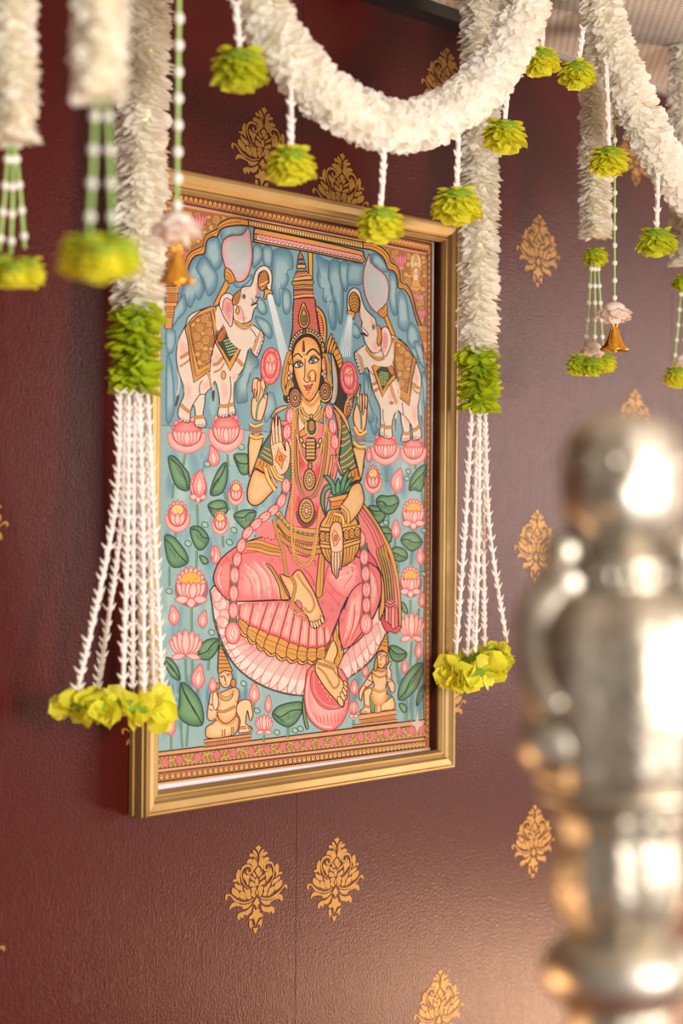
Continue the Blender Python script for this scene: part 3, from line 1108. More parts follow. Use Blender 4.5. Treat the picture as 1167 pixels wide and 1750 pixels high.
leaf([(235, 420), (320, 470), (390, 560), (425, 680), (410, 775), (300, 770), (210, 690), (225, 600)], [(240, 430), (280, 540), (350, 650), (410, 765)], 9)
leaf([(380, 190), (400, 110), (470, 60), (550, 60), (540, 150), (470, 230), (390, 220)], [(385, 185), (450, 165), (490, 110), (545, 65)])
SG()
leaf([(405, 905), (450, 860), (560, 840), (575, 880), (540, 950), (490, 980), (430, 950)], [(410, 905), (450, 925), (510, 890), (570, 885)], 9)
SK()
leaf([(480, 475), (500, 370), (560, 290), (625, 265), (610, 380), (580, 480), (520, 470)], [(485, 465), (540, 390), (600, 330), (622, 270)])
leaf([(140, 615), (200, 605), (265, 630), (285, 690), (240, 745), (190, 730)], [(145, 625), (190, 650), (270, 645)])
leaf([(205, 570), (240, 520), (300, 525), (370, 520), (395, 580), (350, 660), (300, 675), (250, 650)], [(210, 575), (260, 570), (310, 610), (390, 580)], 8)
leaf([(230, 790), (300, 780), (335, 830), (330, 900), (290, 915), (250, 870)], [(232, 795), (270, 830), (330, 838)])
leaf([(410, 890), (450, 835), (530, 830), (590, 905), (550, 960), (500, 980), (450, 950)], [(412, 890), (470, 885), (520, 910), (588, 905)], 8)
leaf([(320, 985), (370, 945), (450, 975), (465, 1040), (400, 1070), (350, 1040)], [(322, 990), (370, 1000), (410, 1020), (462, 1038)])
leaf([(415, 1405), (450, 1430), (470, 1500), (430, 1480)])
SJ()
leaf([(510, 320), (560, 310), (655, 370), (620, 430), (560, 440), (520, 400)], [(512, 325), (560, 370), (600, 380), (652, 372)])
leaf([(790, 455), (780, 560), (730, 670), (640, 755), (585, 755), (590, 660), (640, 560), (720, 470)], [(785, 470), (690, 590), (640, 690), (590, 750)], 9)
leaf([(800, 630), (790, 720), (740, 810), (735, 760), (760, 680)], [(798, 640), (760, 730), (740, 800)], 3)
leaf([(590, 790), (640, 800), (655, 850), (620, 860)])
SH()
for x, y in ((430, 245), (412, 722), (280, 870), (640, 765), (605, 860), (130, 1245), (465, 1570), (700, 110)):
    curl(x, y, 5.5)
SK()
for x, y in ((472, 320), (460, 378), (285, 745), (600, 810), (598, 1170)):
    curl(x, y, 4.5)
SG()
for x, y in ((245, 740), (430, 1010), (560, 990), (530, 1000), (320, 890)):
    curl(x, y, 5)
S1()
lotus_cup(319, 742, 66, 66, False); lotus_cup(386, 736, 60, 74, False)
lotus_cup(658, 765, 50, 60, False); lotus_cup(706, 768, 44, 54, False)
lotus_open(338, 833, 30, 54, False); bud(340, 826, 24, 48, .1)
lotus_cup(303, 882, 42, 56); lotus_cup(403, 842, 27, 44); lotus_cup(376, 893, 28, 42)
bud(365, 779, 20, 38, -.3); bud(368, 948, 18, 34); bud(363, 944, 8, 24)
lotus_open(326, 1003, 58, 72); bud(297, 1051, 20, 36, -.2); bud(346, 1058, 17, 32, .3)
lotus_side(317, 1102, 56, 54)
bud(338, 1156, 24, 44, .2); bud(291, 1238, 18, 40)
bud(434, 1184, 19, 36); bud(458, 1203, 13, 32, .1); lotus_side(451, 1238, 30, 36)
bud(630, 777, 11, 28); lotus_cup(637, 819, 30, 50); bud(678, 821, 22, 44, .3); lotus_open(706, 878, 42, 54)
bud(676, 904, 16, 34); bud(718, 950, 15, 32); lotus_open(701, 994, 38, 56); bud(720, 1025, 12, 28, .2)
lotus_side(703, 1072, 44, 52); bud(715, 1111, 14, 30); bud(691, 1139, 12, 27)
bud(624, 1146, 13, 24); bud(605, 1174, 15, 28); lotus_side(604, 1212, 17, 32)

# --- water jets behind the crown
def water(poly4, n=7):
    poly(poly4, (178, 200, 206), False)
    a, b, c, d = [np.array(p, float) for p in poly4]
    lines([[a + (b - a) * t, d + (c - d) * t] for t in [(k + .5) / n for k in range(n)]], (120, 152, 168), 0.8, False)
    lines([[a + (b - a) * t, d + (c - d) * t] for t in [(k + 1) / n for k in range(n - 1)]], (232, 238, 236), 0.9, False)


S1()
water([(455, 503), (465, 502), (492, 600), (484, 640)])
water([(594, 535), (604, 540), (600, 610), (574, 610)])

# --- fans behind the elephants
SA()
fan = [(720, 370), (742, 480), (750, 600), (728, 720), (690, 785), (640, 802), (590, 775), (545, 710), (515, 620), (505, 540), (525, 465), (590, 432), (670, 425)]
shp(fan, (196, 192, 192), (96, 60, 66), 1.3, rim=(226, 158, 160))
grad([(700, 440), (725, 520), (730, 620), (700, 720), (640, 770), (580, 700), (540, 600), (540, 510), (600, 460)], (204, 184, 186), (190, 194, 196))
shp([(440, 985), (475, 987), (566, 835), (535, 790)], (230, 150, 58), INK, 1.2, smooth=False)
shp([(535, 690), (580, 715), (605, 760), (612, 798), (570, 815), (550, 790), (530, 775)], (222, 146, 62), INK, 1.2)
lines([[(535, 720), (575, 750), (590, 800)], [(532, 750), (560, 770), (575, 808)]], (120, 66, 30), 0.8)
SB()
fan = [(590, 330), (598, 400), (650, 445), (710, 500), (735, 580), (728, 680), (700, 745), (645, 782), (590, 730), (552, 640), (538, 540), (545, 450), (570, 370)]
shp(fan, (196, 192, 192), (96, 60, 66), 1.3, rim=(226, 158, 160))
grad([(590, 400), (650, 470), (705, 550), (705, 660), (650, 750), (590, 680), (560, 570), (565, 470)], (204, 184, 186), (190, 194, 196))
shp([(697, 818), (760, 965), (790, 965), (724, 800)], (230, 150, 58), INK, 1.1, smooth=False)
shp([(652, 780), (690, 740), (716, 714), (724, 750), (722, 795), (688, 822)], (222, 146, 62), INK, 1.1)
lines([[(672, 790), (705, 735)], [(684, 808), (718, 760)]], (120, 66, 30), 0.8)


def anklet(pts, w=3.6):
    line(pts, INK, w + 1.6); line(pts, GOLD, w)
    line(pts, (150, 88, 40), 0.6)


# --- left elephant
SCc()
line([(205, 250), (188, 420), (205, 600), (208, 700), (185, 800)], (70, 50, 50), 3.0); line([(205, 250), (188, 420), (205, 600), (208, 700), (185, 800)], WHT, 1.8)
poly([(190, 790), (212, 800), (185, 900), (165, 890)], (86, 72, 72))
shp([(330, -20), (270, 100), (215, 200), (187, 300), (180, 420), (202, 560), (250, 700), (255, 790), (218, 880), (195, 970), (215, 1025), (270, 1060), (312, 1055), (322, 960), (345, 885), (362, 920), (370, 990), (362, 1080), (410, 1115), (470, 1105), (475, 1050), (447, 980), (465, 870), (472, 775), (540, 705), (565, 650), (600, 770), (610, 880), (592, 985), (630, 1010), (700, 1005), (715, 985), (765, 985), (770, 940), (755, 870), (765, 650), (850, 520), (905, 315), (935, 360), (985, 410), (1030, 310), (1055, 190), (1000, 130), (930, 90), (880, 0), (600, -100)], WHT, INK, 1.2)
for q in ([(215, 220), (300, 300), (310, 420), (230, 420), (190, 330)], [(255, 700), (300, 660), (350, 700), (330, 800), (280, 860)], [(560, 320), (640, 400), (620, 480), (560, 480), (540, 400)], [(735, 550), (800, 560), (770, 650), (730, 640)], [(430, 660), (510, 640), (530, 700), (440, 760)], [(620, 600), (700, 700), (690, 860), (630, 860)]):
    grad(q, WHT, (232, 180, 164), mid=0.3)
line([(470, 775), (420, 780), (410, 700), (440, 640)], INK, 1.0); line([(345, 885), (400, 800), (420, 780)], INK, 1.0)
line([(700, 1000), (700, 900), (725, 760), (715, 600)], INK, 1.0)
line([(905, 315), (870, 345), (830, 330)], INK, 0.9); line([(930, 90), (985, 160), (960, 270)], INK, 0.9)
anklet([(215, 420), (270, 390), (310, 360)], 3.4); beads([(220, 500), (270, 470), (320, 430)], 2.8, 1.2, 1.4, GOLD)
anklet([(545, 490), (600, 470), (645, 410)], 3.4); beads([(560, 560), (620, 530), (655, 470)], 2.8, 1.2, 1.4, GOLD)
shp(ell(650, 590, 22, 42), GOLD, INK, 0.9)
anklet([(780, 430), (820, 470), (845, 500)], 4.2)
anklet([(225, 880), (270, 930), (322, 960)], 4); anklet([(362, 1010), (410, 1010), (460, 1000)], 4); anklet([(600, 895), (650, 900), (705, 890), (755, 880)], 4)
line([(1005, 140), (990, 220), (945, 350)], (150, 96, 60), 5); line([(1005, 140), (990, 220), (945, 350)], (204, 160, 110), 3)
for x, y in ((1035, 190), (1040, 230), (1030, 270), (1015, 310), (1000, 350), (985, 385)):
    shp(ell(x, y, 11, 18), (240, 206, 190), INK, 0.6)
for cx, cy in ((235, 1030), (262, 1045), (290, 1050), (390, 1095), (415, 1098), (445, 1090), (620, 995), (650, 1000), (680, 995), (725, 975), (750, 970)):
    shp(ell(cx, cy, 12, 13), (240, 216, 200), INK, 0.6)
# blanket
shp([(265, 120), (330, 30), (420, -50), (520, -95), (575, -90), (602, 130), (570, 240), (545, 330), (525, 450), (518, 545), (355, 665), (315, 430), (295, 250)], (214, 150, 78), INK, 1.4, smooth=False)
line([(290, 110), (325, 300), (375, 600), (500, 520)], (128, 76, 40), 1.0, False)
shp([(312, 80), (400, 0), (522, -50), (565, 240), (535, 370), (520, 460), (405, 530), (345, 300)], (172, 112, 58), INK, 1.1, smooth=False)
scrollfill([(318, 82), (400, 8), (518, -40), (560, 240), (532, 370), (515, 455), (408, 522), (350, 300)])
P0 = along([(300, 180), (335, 400), (370, 590), (440, 570), (510, 520)], 3.4)
dots(P0, 1.0, 1.2, (140, 82, 40), 6)
line([(545, -70), (585, 100), (565, 240)], (130, 78, 40), 2.4, False)
line([(490, 560), (520, 640), (530, 710)], INK, 4.0); line([(490, 560), (520, 640), (530, 710)], GOLD, 2.6)
line([(540, 430), (522, 600), (550, 730), (545, 760)], (70, 50, 50), 3.0); line([(540, 400), (525, 600), (550, 730), (545, 760)], WHT, 1.8)
poly([(535, 750), (562, 745), (560, 820), (545, 860), (533, 800)], (80, 68, 68))
# diamond cloth
shp([(665, 58), (760, 170), (852, 265), (790, 400), (715, 548), (645, 400), (568, 262), (610, 160)], (222, 148, 64), INK, 1.4, smooth=False)
shp([(682, 130), (745, 210), (806, 285), (760, 370), (712, 455), (650, 345), (590, 262), (650, 230)], (46, 70, 58), INK, 1.0, smooth=False)
dots([(660 + i * 17 + j * 10, 250 + j * 28 - i * 5) for i in range(6) for j in range(6) if 590 < 660 + i * 17 + j * 10 - j * 14 < 790 and (i + j) < 9 and 250 + j * 28 - i * 5 < 430 - abs(660 + i * 17 + j * 10 - 712) * 1.1], 1.1, 1.7, (190, 206, 150), 6)
shp([(585, 230), (620, 150), (668, 110), (672, 200), (620, 262)], (196, 112, 60), INK, 0.9)
lines([[(600, 225), (640, 190), (655, 140)], [(612, 240), (650, 215), (662, 170)]], (120, 60, 36), 0.7)
# head
SQ()
poly([(0, 750), (250, 700), (540, 950), (545, 1010), (640, 1085), (560, 1250), (500, 1345), (400, 1400), (200, 1250), (100, 1000), (0, 1100)], WHT)
line([(540, 1010), (600, 1050), (640, 1085)], INK, 1.1); line([(500, 1060), (560, 1130), (590, 1190)], INK, 1.0)
head = [(300, 540), (355, 492), (375, 455), (430, 435), (500, 430), (540, 350), (570, 235), (620, 160), (700, 122), (770, 150), (818, 230), (826, 350), (805, 470), (770, 480), (745, 440), (752, 405), (778, 390), (768, 260), (720, 207), (650, 220), (618, 290), (612, 420), (612, 520), (572, 590), (612, 600), (590, 660), (545, 705), (600, 690), (606, 725), (560, 775), (535, 860), (512, 940), (420, 985), (330, 980), (258, 940), (240, 760), (250, 620)]
shp(head, WHT, INK, 1.2)
grad([(390, 460), (460, 440), (500, 450), (450, 500), (380, 540)], WHT, (236, 176, 170), mid=.3)
grad([(340, 700), (380, 760), (400, 860), (470, 900), (400, 960), (300, 930), (270, 830)], WHT, (234, 172, 160), mid=.4)
lines([[(585, 400 + k * 16), (618, 395 + k * 16)] for k in range(12)], (222, 120, 126), 0.8, False)
line([(615, 400), (612, 520), (575, 590)], (224, 120, 130), 1.4)
line([(515, 720), (545, 700)], (70, 36, 36), 2.2); line([(515, 600), (535, 650), (515, 720)], INK, 0.7)
shp([(545, 690), (560, 640), (600, 600), (612, 600), (590, 655)], (244, 226, 212), INK, 0.8)
shp(ell(402, 580, 24, 30), (176, 190, 190), (90, 80, 80), 0.9)
dots([(405, 580)], 1.6, 2.4, (40, 36, 40), 8)
line([(385, 610), (410, 622), (430, 600)], (120, 90, 90), 0.7)
line([(330, 720), (390, 820), (405, 985)], (150, 100, 96), 0.9)
shp([(235, 640), (258, 565), (310, 512), (356, 492), (350, 590), (312, 690), (240, 712)], (214, 142, 68), INK, 1.1)
lines([[(258, 640), (290, 560), (335, 520)], [(265, 670), (310, 590), (340, 540)], [(285, 685), (320, 620), (345, 570)]], (110, 62, 34), 0.9)
beads([(240, 705), (310, 680), (345, 600), (355, 510)], 2.3, 0.8, 1.0, GOLD)
shp([(300, 720), (320, 740), (335, 800), (310, 850), (278, 810), (295, 760)], GOLD, INK, 0.9)
ear = [(240, 575), (180, 538), (110, 545), (55, 610), (37, 720), (60, 780), (100, 880), (150, 960), (212, 1040), (240, 920), (244, 740), (225, 650)]
shp(ear, (234, 204, 190), INK, 1.1)
grad([(215, 650), (150, 608), (105, 640), (92, 710), (85, 800), (140, 920), (208, 1000), (232, 820)], (232, 180, 172), (226, 150, 146))
line([(218, 650), (150, 606), (105, 640), (90, 700), (80, 790)], INK, 0.9)
lines([[(225, 690 + k * 22), (180, 680 + k * 20), (140, 700 + k * 24)] for k in range(7)], (190, 110, 108), 0.6)
line([(255, 945), (330, 985), (405, 1020), (480, 1000), (535, 950)], INK, 4.6)
line([(255, 945), (330, 985), (405, 1020), (480, 1000), (535, 950)], GOLD, 3.0)
beads([(270, 985), (330, 1035), (405, 1070), (480, 1045), (538, 995)], 2.5, 1.1, 1.4, GOLD)
# pot in the trunk
shp(ell(692, 345, 74, 150, 16, .12), (206, 140, 70), INK, 1.3)
lines([[(640, 250 + k * 34), (690, 225 + k * 34), (765, 250 + k * 36)] for k in range(7)], (110, 62, 34), 1.0)
line([(640, 420), (700, 390), (765, 350)], (236, 172, 92), 2.0)
shp([(712, 480), (770, 480), (825, 505), (832, 555), (800, 535), (750, 560), (730, 632), (702, 600), (712, 540)], (230, 154, 64), INK, 1.2)
shp([(752, 405), (778, 390), (800, 420), (805, 470), (770, 482), (745, 440)], WHT, w=0)
line([(752, 405), (745, 440), (770, 480)], INK, 0.9)

# --- right elephant
SE()
line([(895, 420), (905, 560), (885, 700), (905, 860)], (70, 50, 50), 2.8); line([(895, 420), (905, 560), (885, 700), (905, 860)], WHT, 1.7)
poly([(893, 850), (915, 850), (922, 980), (905, 930)], (140, 100, 96))
shp([(540, -60), (700, 20), (800, 150), (880, 330), (906, 450), (890, 620), (862, 780), (880, 930), (905, 1030), (890, 1100), (812, 1120), (805, 1070), (800, 980), (778, 930), (780, 1050), (775, 1118), (690, 1138), (682, 1090), (702, 1010), (682, 920), (672, 820), (640, 790), (600, 850), (580, 960), (582, 1075), (545, 1102), (495, 1085), (442, 1060), (440, 1020), (452, 950), (446, 760), (400, 650), (362, 550), (330, 400), (310, 320), (285, 320), (268, 355), (230, 385), (200, 310), (162, 190), (168, 140), (230, 100), (270, 68), (330, 90), (430, -30)], WHT, INK, 1.2)
for q in ([(830, 300), (880, 400), (870, 520), (820, 480)], [(780, 780), (850, 700), (860, 900), (820, 960)], [(560, 500), (620, 560), (600, 700), (520, 700)], [(400, 560), (450, 700), (420, 680)], [(350, 380), (400, 440), (380, 480)], [(690, 850), (760, 900), (740, 980)]):
    grad(q, WHT, (230, 176, 160), mid=.3)
line([(640, 790), (700, 830), (690, 700)], INK, 1.0); line([(800, 980), (760, 900), (700, 830)], INK, 1.0)
line([(480, 770), (480, 860), (495, 960), (490, 1080)], INK, 0.9); line([(310, 320), (345, 370), (380, 395)], INK, 0.9)
line([(205, 190), (260, 140), (330, 150)], INK, 0.9)
line([(215, 110), (230, 220), (265, 350)], (150, 96, 60), 5); line([(215, 110), (230, 220), (265, 350)], (204, 160, 110), 3)
for x, y in ((180, 160), (180, 200), (190, 240), (200, 280), (212, 320), (228, 355)):
    shp(ell(x, y, 12, 19), (240, 206, 190), INK, 0.6)
anklet([(358, 500), (390, 490), (415, 465)], 3.2); anklet([(372, 575), (400, 565), (430, 540)], 3.2)
anklet([(805, 480), (840, 520), (885, 545)], 3); beads([(805, 530), (840, 580), (880, 600)], 2.6, 1.1, 1.3, GOLD)
line([(560, 500), (600, 620), (635, 720)], INK, 4.4); line([(560, 500), (600, 620), (635, 720)], GOLD, 3)
shp(spiral(570, 700, 26, 1.2), GOLD, INK, 0.8)
anklet([(455, 950), (520, 975), (580, 970)], 4); anklet([(700, 1035), (740, 1045), (780, 1035)], 4); anklet([(808, 1010), (850, 990), (885, 955)], 4)
for cx, cy in ((505, 1075), (530, 1085), (458, 1045), (710, 1110), (735, 1115), (760, 1105), (830, 1105), (855, 1095), (825, 1090)):
    shp(ell(cx, cy, 13, 16), (240, 216, 200), INK, 0.6)
shp([(590, -20), (660, 5), (760, 90), (848, 230), (820, 360), (800, 440), (785, 600), (770, 735), (655, 640), (650, 540), (625, 420), (590, 250), (565, 180)], (206, 142, 70), INK, 1.3, smooth=False)
shp([(620, 20), (720, 80), (815, 190), (775, 400), (745, 600), (650, 530), (640, 420), (605, 250)], (172, 112, 58), INK, 1.0, smooth=False)
scrollfill([(624, 26), (720, 86), (810, 194), (772, 400), (742, 590), (655, 525), (644, 420), (610, 250)], (6, 5, 4, 3, 2))
dots(along([(830, 250), (790, 440), (768, 690), (660, 600)], 3.2), 0.9, 1.2, (140, 82, 40), 6)
shp([(515, 205), (430, 260), (356, 302), (400, 430), (475, 642), (540, 510), (622, 430), (605, 360), (580, 300)], (222, 148, 64), INK, 1.3, smooth=False)
shp([(508, 250), (460, 300), (406, 350), (440, 450), (478, 562), (535, 460), (590, 400), (560, 320)], (46, 70, 58), INK, 0.9, smooth=False)
dots([(440 + i * 18, 360 + j * 26 + i * 4) for i in range(6) for j in range(6) if 360 + j * 26 + i * 4 < 540 - abs(440 + i * 18 - 475) * 1.5 and 360 + j * 26 + i * 4 > 300 + abs(i * 18 - 60)], 1.0, 1.6, (190, 206, 120), 6)
shp([(520, 230), (560, 260), (610, 370), (570, 390), (525, 310)], (200, 116, 60), INK, 0.9)
line([(620, 450), (660, 560), (655, 640), (640, 760), (615, 900)], (70, 50, 50), 3.0); line([(620, 440), (660, 560), (655, 640), (640, 760), (615, 900)], WHT, 1.9)
poly([(607, 890), (628, 890), (622, 1030), (612, 980)], (140, 100, 96))
SB()
poly([(560, 1030), (640, 1000), (720, 1000), (760, 980), (760, 1180), (620, 1180), (500, 1090)], WHT)
head = [(446, 765), (420, 768), (416, 680), (430, 622), (466, 592), (508, 612), (530, 680), (555, 750), (600, 800), (632, 832), (642, 880), (682, 905), (702, 960), (692, 1040), (655, 1085), (610, 1090), (572, 1045), (548, 1000), (541, 965), (520, 935), (560, 960), (575, 945), (548, 912), (524, 885), (532, 862), (510, 800), (515, 700), (490, 642), (455, 640), (440, 700)]
shp(head, WHT, INK, 1.2)
grad([(590, 810), (630, 850), (620, 900), (580, 860)], WHT, (236, 176, 170), mid=.3)
grad([(600, 1000), (660, 1000), (660, 1080), (610, 1080)], WHT, (234, 172, 160), mid=.4)
lines([[(505, 780 + k * 10), (524, 786 + k * 10)] for k in range(9)], (222, 120, 126), 0.7, False)
shp([(524, 885), (548, 912), (578, 948), (560, 960), (535, 930)], (244, 226, 212), INK, 0.8)
line([(540, 935), (575, 965)], (70, 36, 36), 1.6)
shp(ell(618, 893, 10, 19), (176, 190, 190), (80, 74, 76), 0.9)
dots([(617, 893)], 1.1, 2.4, (40, 36, 40), 8)
shp([(640, 880), (668, 892), (684, 960), (662, 1040), (642, 1000), (650, 940)], (206, 136, 66), INK, 1.0)
beads([(640, 890), (650, 950), (642, 1010)], 2.2, 0.8, 1.0, GOLD)
ear = [(680, 912), (708, 890), (738, 918), (756, 988), (745, 1050), (710, 1120), (690, 1095), (676, 1040), (682, 980)]
shp(ear, (234, 204, 190), INK, 1.1)
grad([(690, 930), (712, 920), (730, 980), (722, 1050), (700, 1090), (684, 1030)], (232, 180, 172), (226, 150, 146))
lines([[(690, 950 + k * 24), (715, 945 + k * 24), (728, 965 + k * 22)] for k in range(5)], (190, 110, 108), 0.6)
line([(560, 1045), (600, 1100), (650, 1130), (700, 1120)], INK, 3.8); line([(560, 1045), (600, 1100), (650, 1130), (700, 1120)], GOLD, 2.4)
beads([(560, 1065), (600, 1118), (650, 1148), (705, 1135)], 2.3, 1.0, 1.2, GOLD)
shp(ell(470, 705, 40, 80, 14, -.1), (206, 140, 70), INK, 1.2)
lines([[(445, 660 + k * 24), (475, 645 + k * 24), (505, 665 + k * 24)] for k in range(6)], (110, 62, 34), 0.9)
shp([(420, 765), (450, 770), (478, 790), (462, 840), (452, 800), (416, 790)], (230, 154, 64), INK, 1.1)
S1()
water([(595.5, 536), (602, 539), (600, 600), (580, 600)])

# =================================================== the goddess
# lotus seat
SG()
seat = [(80, 200), (72, 300), (95, 440), (160, 590), (270, 705), (420, 780), (580, 806), (720, 770), (830, 706), (950, 612), (1030, 490), (1045, 400), (980, 300), (700, 250), (300, 200)]
shp(seat, (240, 206, 196), (52, 70, 66), 2.2)
inner = [(215, 430), (260, 500), (330, 550), (440, 605), (570, 630), (640, 620), (780, 600), (880, 500), (990, 400)]
outer = [(90, 400), (130, 520), (200, 630), (300, 715), (430, 770), (580, 800), (700, 770), (830, 700), (930, 620), (1010, 500)]
qi, qo = catmull(inner, False, 10), catmull(outer, False, 10)
for k in range(25):
    a = qi[int(k * (len(qi) - 1) / 25)]; b = qi[int((k + 1) * (len(qi) - 1) / 25)]
    c = qo[int((k + 1) * (len(qo) - 1) / 25)]; d = qo[int(k * (len(qo) - 1) / 25)]
    m_ = (c + d) / 2 + ((c + d) / 2 - (a + b) / 2) * 0.06
    p = [a, d + (a - d) * .25, d + (m_ - d) * .45, m_, c + (m_ - c) * .45, c + (b - c) * .25, b]
    grad(p, (232, 150, 146), (246, 218, 208), n=2, mid=.75)
    line([a, d + (a - d) * .25, m_, c + (b - c) * .25, b], (206, 80, 88), 0.8)
    lines([[a + (b - a) * t, a + (b - a) * t + ((d + (c - d) * t) - (a + (b - a) * t)) * .55] for t in (.2, .4, .6, .8)], (216, 96, 100), 0.8, False, taper=True)
line([(85, 380), (130, 520), (200, 640), (300, 722), (430, 782), (580, 810)], (56, 84, 76), 1.8)
for x, y, rx, ry, ro in ((120, 300, 38, 36, .3), (150, 360, 40, 30, .5), (130, 400, 36, 30, .8), (100, 250, 28, 40, .1)):
    shp(ell(x, y, rx, ry, 12, ro), (244, 212, 202), (206, 80, 88), 0.8, rim=(234, 160, 154))
    lines([[(x - rx * .6, y + k * 9), (x + rx * .2, y - 6 + k * 9)] for k in range(-2, 3)], (216, 100, 104), 0.6)
for p in ([(120, 470), (200, 600)], [(870, 600), (980, 480)]):
    line(p, (226, 120, 120), 0.8)

# right-hand shawl falling beside the seat
SK()
shp([(45, 640), (105, 590), (180, 690), (260, 820), (340, 990), (385, 1180), (410, 1400), (412, 1620), (370, 1600), (280, 1600), (275, 1380), (240, 1180), (180, 1050), (120, 930), (75, 800)], (236, 132, 132), INK, 1.3, n=2)
shp([(105, 590), (190, 705), (275, 850), (345, 1000), (392, 1200), (412, 1420), (412, 1600), (395, 1600), (388, 1400), (362, 1200), (315, 1020), (245, 850), (165, 710), (90, 610)], (226, 158, 82), INK, 1.0, n=2)
lines([[(60, 660), (150, 800), (215, 960)], [(75, 640), (180, 800), (240, 950)], [(90, 625), (200, 790), (262, 940)]], (150, 60, 60), 1.0)
for k in range(4):
    x0 = 205 + k * 20
    p = [(x0, 990 - k * 14), (x0 + 40, 1110), (x0 + 62, 1230), (x0 + 74, 1380), (x0 + 92, 1385), (x0 + 80, 1220), (x0 + 58, 1090), (x0 + 20, 960 - k * 10)]
    shp(p, (206, 146, 76), INK, 0.9, n=2)
    beads([(x0 + 14, 1000), (x0 + 50, 1110), (x0 + 72, 1230), (x0 + 83, 1375)], 3.0, 0.9, 1.2, (238, 190, 110))
lines([[(278, 1400), (320, 1425), (365, 1400)], [(278, 1425), (320, 1450), (365, 1425)]], INK, 1.1)
for k in range(4):
    x0 = 282 + k * 26
    shp([(x0, 1455), (x0 + 24, 1455), (x0 + 27, 1610), (x0 + 12, 1640), (x0 - 2, 1610)], (232, 112, 116) if k % 2 else (244, 160, 152), INK, 0.8, n=2)
shp([(245, 1545), (270, 1510), (280, 1560), (320, 1590), (350, 1630), (395, 1600), (412, 1620), (370, 1665), (330, 1650), (290, 1650), (260, 1600)], (222, 84, 88), INK, 1.0)
shp([(180, 1050), (240, 1150), (270, 1260), (275, 1450), (250, 1520), (235, 1560), (228, 1480), (250, 1300)], (232, 162, 84), INK, 1.2, n=2)
shp([(0, 1010), (100, 960), (200, 1060), (245, 1240), (240, 1380), (180, 1520), (100, 1650), (20, 1720), (-40, 1600)], (232, 104, 108), INK, 1.3, n=2)

# lap and pleats
SG()
shp([(85, 190), (88, 110), (150, 20), (300, -60), (500, -80), (700, -40), (880, 40), (985, 100), (1008, 180), (1000, 280), (950, 400), (860, 520), (700, 560), (520, 420), (500, 285), (220, 285), (150, 270)], (236, 122, 124), INK, 1.4, n=3)
grad([(100, 170), (130, 60), (175, 60), (165, 250), (120, 240)], (226, 84, 88), (240, 140, 136))
for q in ([(230, 90), (330, 60), (420, 120), (470, 240), (230, 260)], [(700, 130), (850, 60), (890, 160), (800, 260)], [(930, 120), (990, 160), (980, 300), (930, 330)], [(830, 260), (900, 200), (900, 420), (800, 520)]):
    grad(q, (236, 122, 124), (248, 170, 160), mid=.5)
lines([[(260, 70), (330, 140), (350, 270)], [(320, 60), (390, 150), (410, 270)], [(380, 70), (440, 170), (455, 265)], [(240, 110), (290, 190), (295, 280)],
       [(560, 120), (640, 200), (700, 240)], [(700, 160), (780, 250), (830, 260)], [(690, 200), (770, 300)], [(830, 60), (850, 130), (800, 200)], [(930, 60), (980, 160), (990, 260)]], (218, 86, 92), 1.1, taper=True)
lines([[(250, 80), (315, 150), (330, 268)], [(300, 62), (372, 150), (390, 268)], [(350, 62), (425, 165), (440, 262)], [(120, 90), (105, 170), (135, 235)], [(715, 110), (800, 80), (870, 90)], [(720, 150), (800, 150), (870, 120)], [(940, 110), (970, 190), (965, 290)],
       [(850, 280), (830, 400), (800, 500)], [(880, 260), (870, 380), (830, 480)]], (252, 196, 184), 2.0, taper=True)
lines([[(175, 40), (230, 20), (330, 10)], [(560, 30), (640, 60), (640, 90)], [(575, 100), (620, 150), (640, 200)], [(720, 70), (700, 130), (690, 200)], [(860, 300), (850, 420), (800, 540)], [(900, 260), (890, 380), (840, 500)]], (208, 66, 76), 1.6, taper=True)
# pleated fan of cloth with gold hem
pl = [(212, 300), (500, 285), (600, 400), (700, 430), (740, 480), (735, 545), (690, 590), (640, 612), (560, 615), (480, 606), (400, 575), (330, 535), (260, 490), (215, 420), (250, 380)]
poly(pl, (238, 126, 126))
top = [(225, 300), (300, 296), (380, 292), (440, 290), (500, 290), (530, 330), (570, 370), (610, 400), (650, 420), (690, 430), (720, 430)]
bot = [(215, 415), (262, 470), (310, 505), (355, 540), (420, 570), (480, 590), (540, 600), (595, 605), (650, 600), (700, 580), (740, 545)]
for k in range(10):
    a, b, c, d = [np.array(p, float) for p in (top[k], top[k + 1], bot[k + 1], bot[k])]
    up = lambda p, q, t: p + (q - p) * t
    grad([a, b, up(c, b, .3), up(d, a, .3)], (230, 104, 108), (246, 164, 154), False)
    h0, h1 = up(d, a, .28), up(c, b, .28)
    shp([h0, (h0 + h1) / 2 + np.array((0, -8.)), h1, c, (c + d) / 2 + np.array((4., 16.)), d], (222, 156, 76), INK, 1.1, n=2)
    line([up(h0, d, .35), (h0 + h1 + d * .5 + c * .5) / 3, up(h1, c, .35)], (128, 70, 40), 0.7)
    beads([up(h0, d, .7), up(h1, c, .7)], 3, .8, .9, (240, 190, 104))
    shp([d + (c - d) * .1, (c + d) / 2 + np.array((8., 22.)), c, c + np.array((6., 14.)), (c + d) / 2 + np.array((-2., 34.)), d + np.array((4., 18.))], (240, 172, 88), INK, 1.1, n=2)
    line([a, up(a, d, .7)], (120, 36, 44), 1.1, False)
    line([up(a, b, .5), up(up(a, b, .5), up(d, c, .5), .62)], (252, 190, 178), 1.6, False)
    for t in (.2, .5, .8):
        g = up(h0, h1, t)
        shp([g + np.array((-4., -6)), g + np.array((0., -28)), g + np.array((4., -6))], (200, 60, 66), w=0)
FD = []


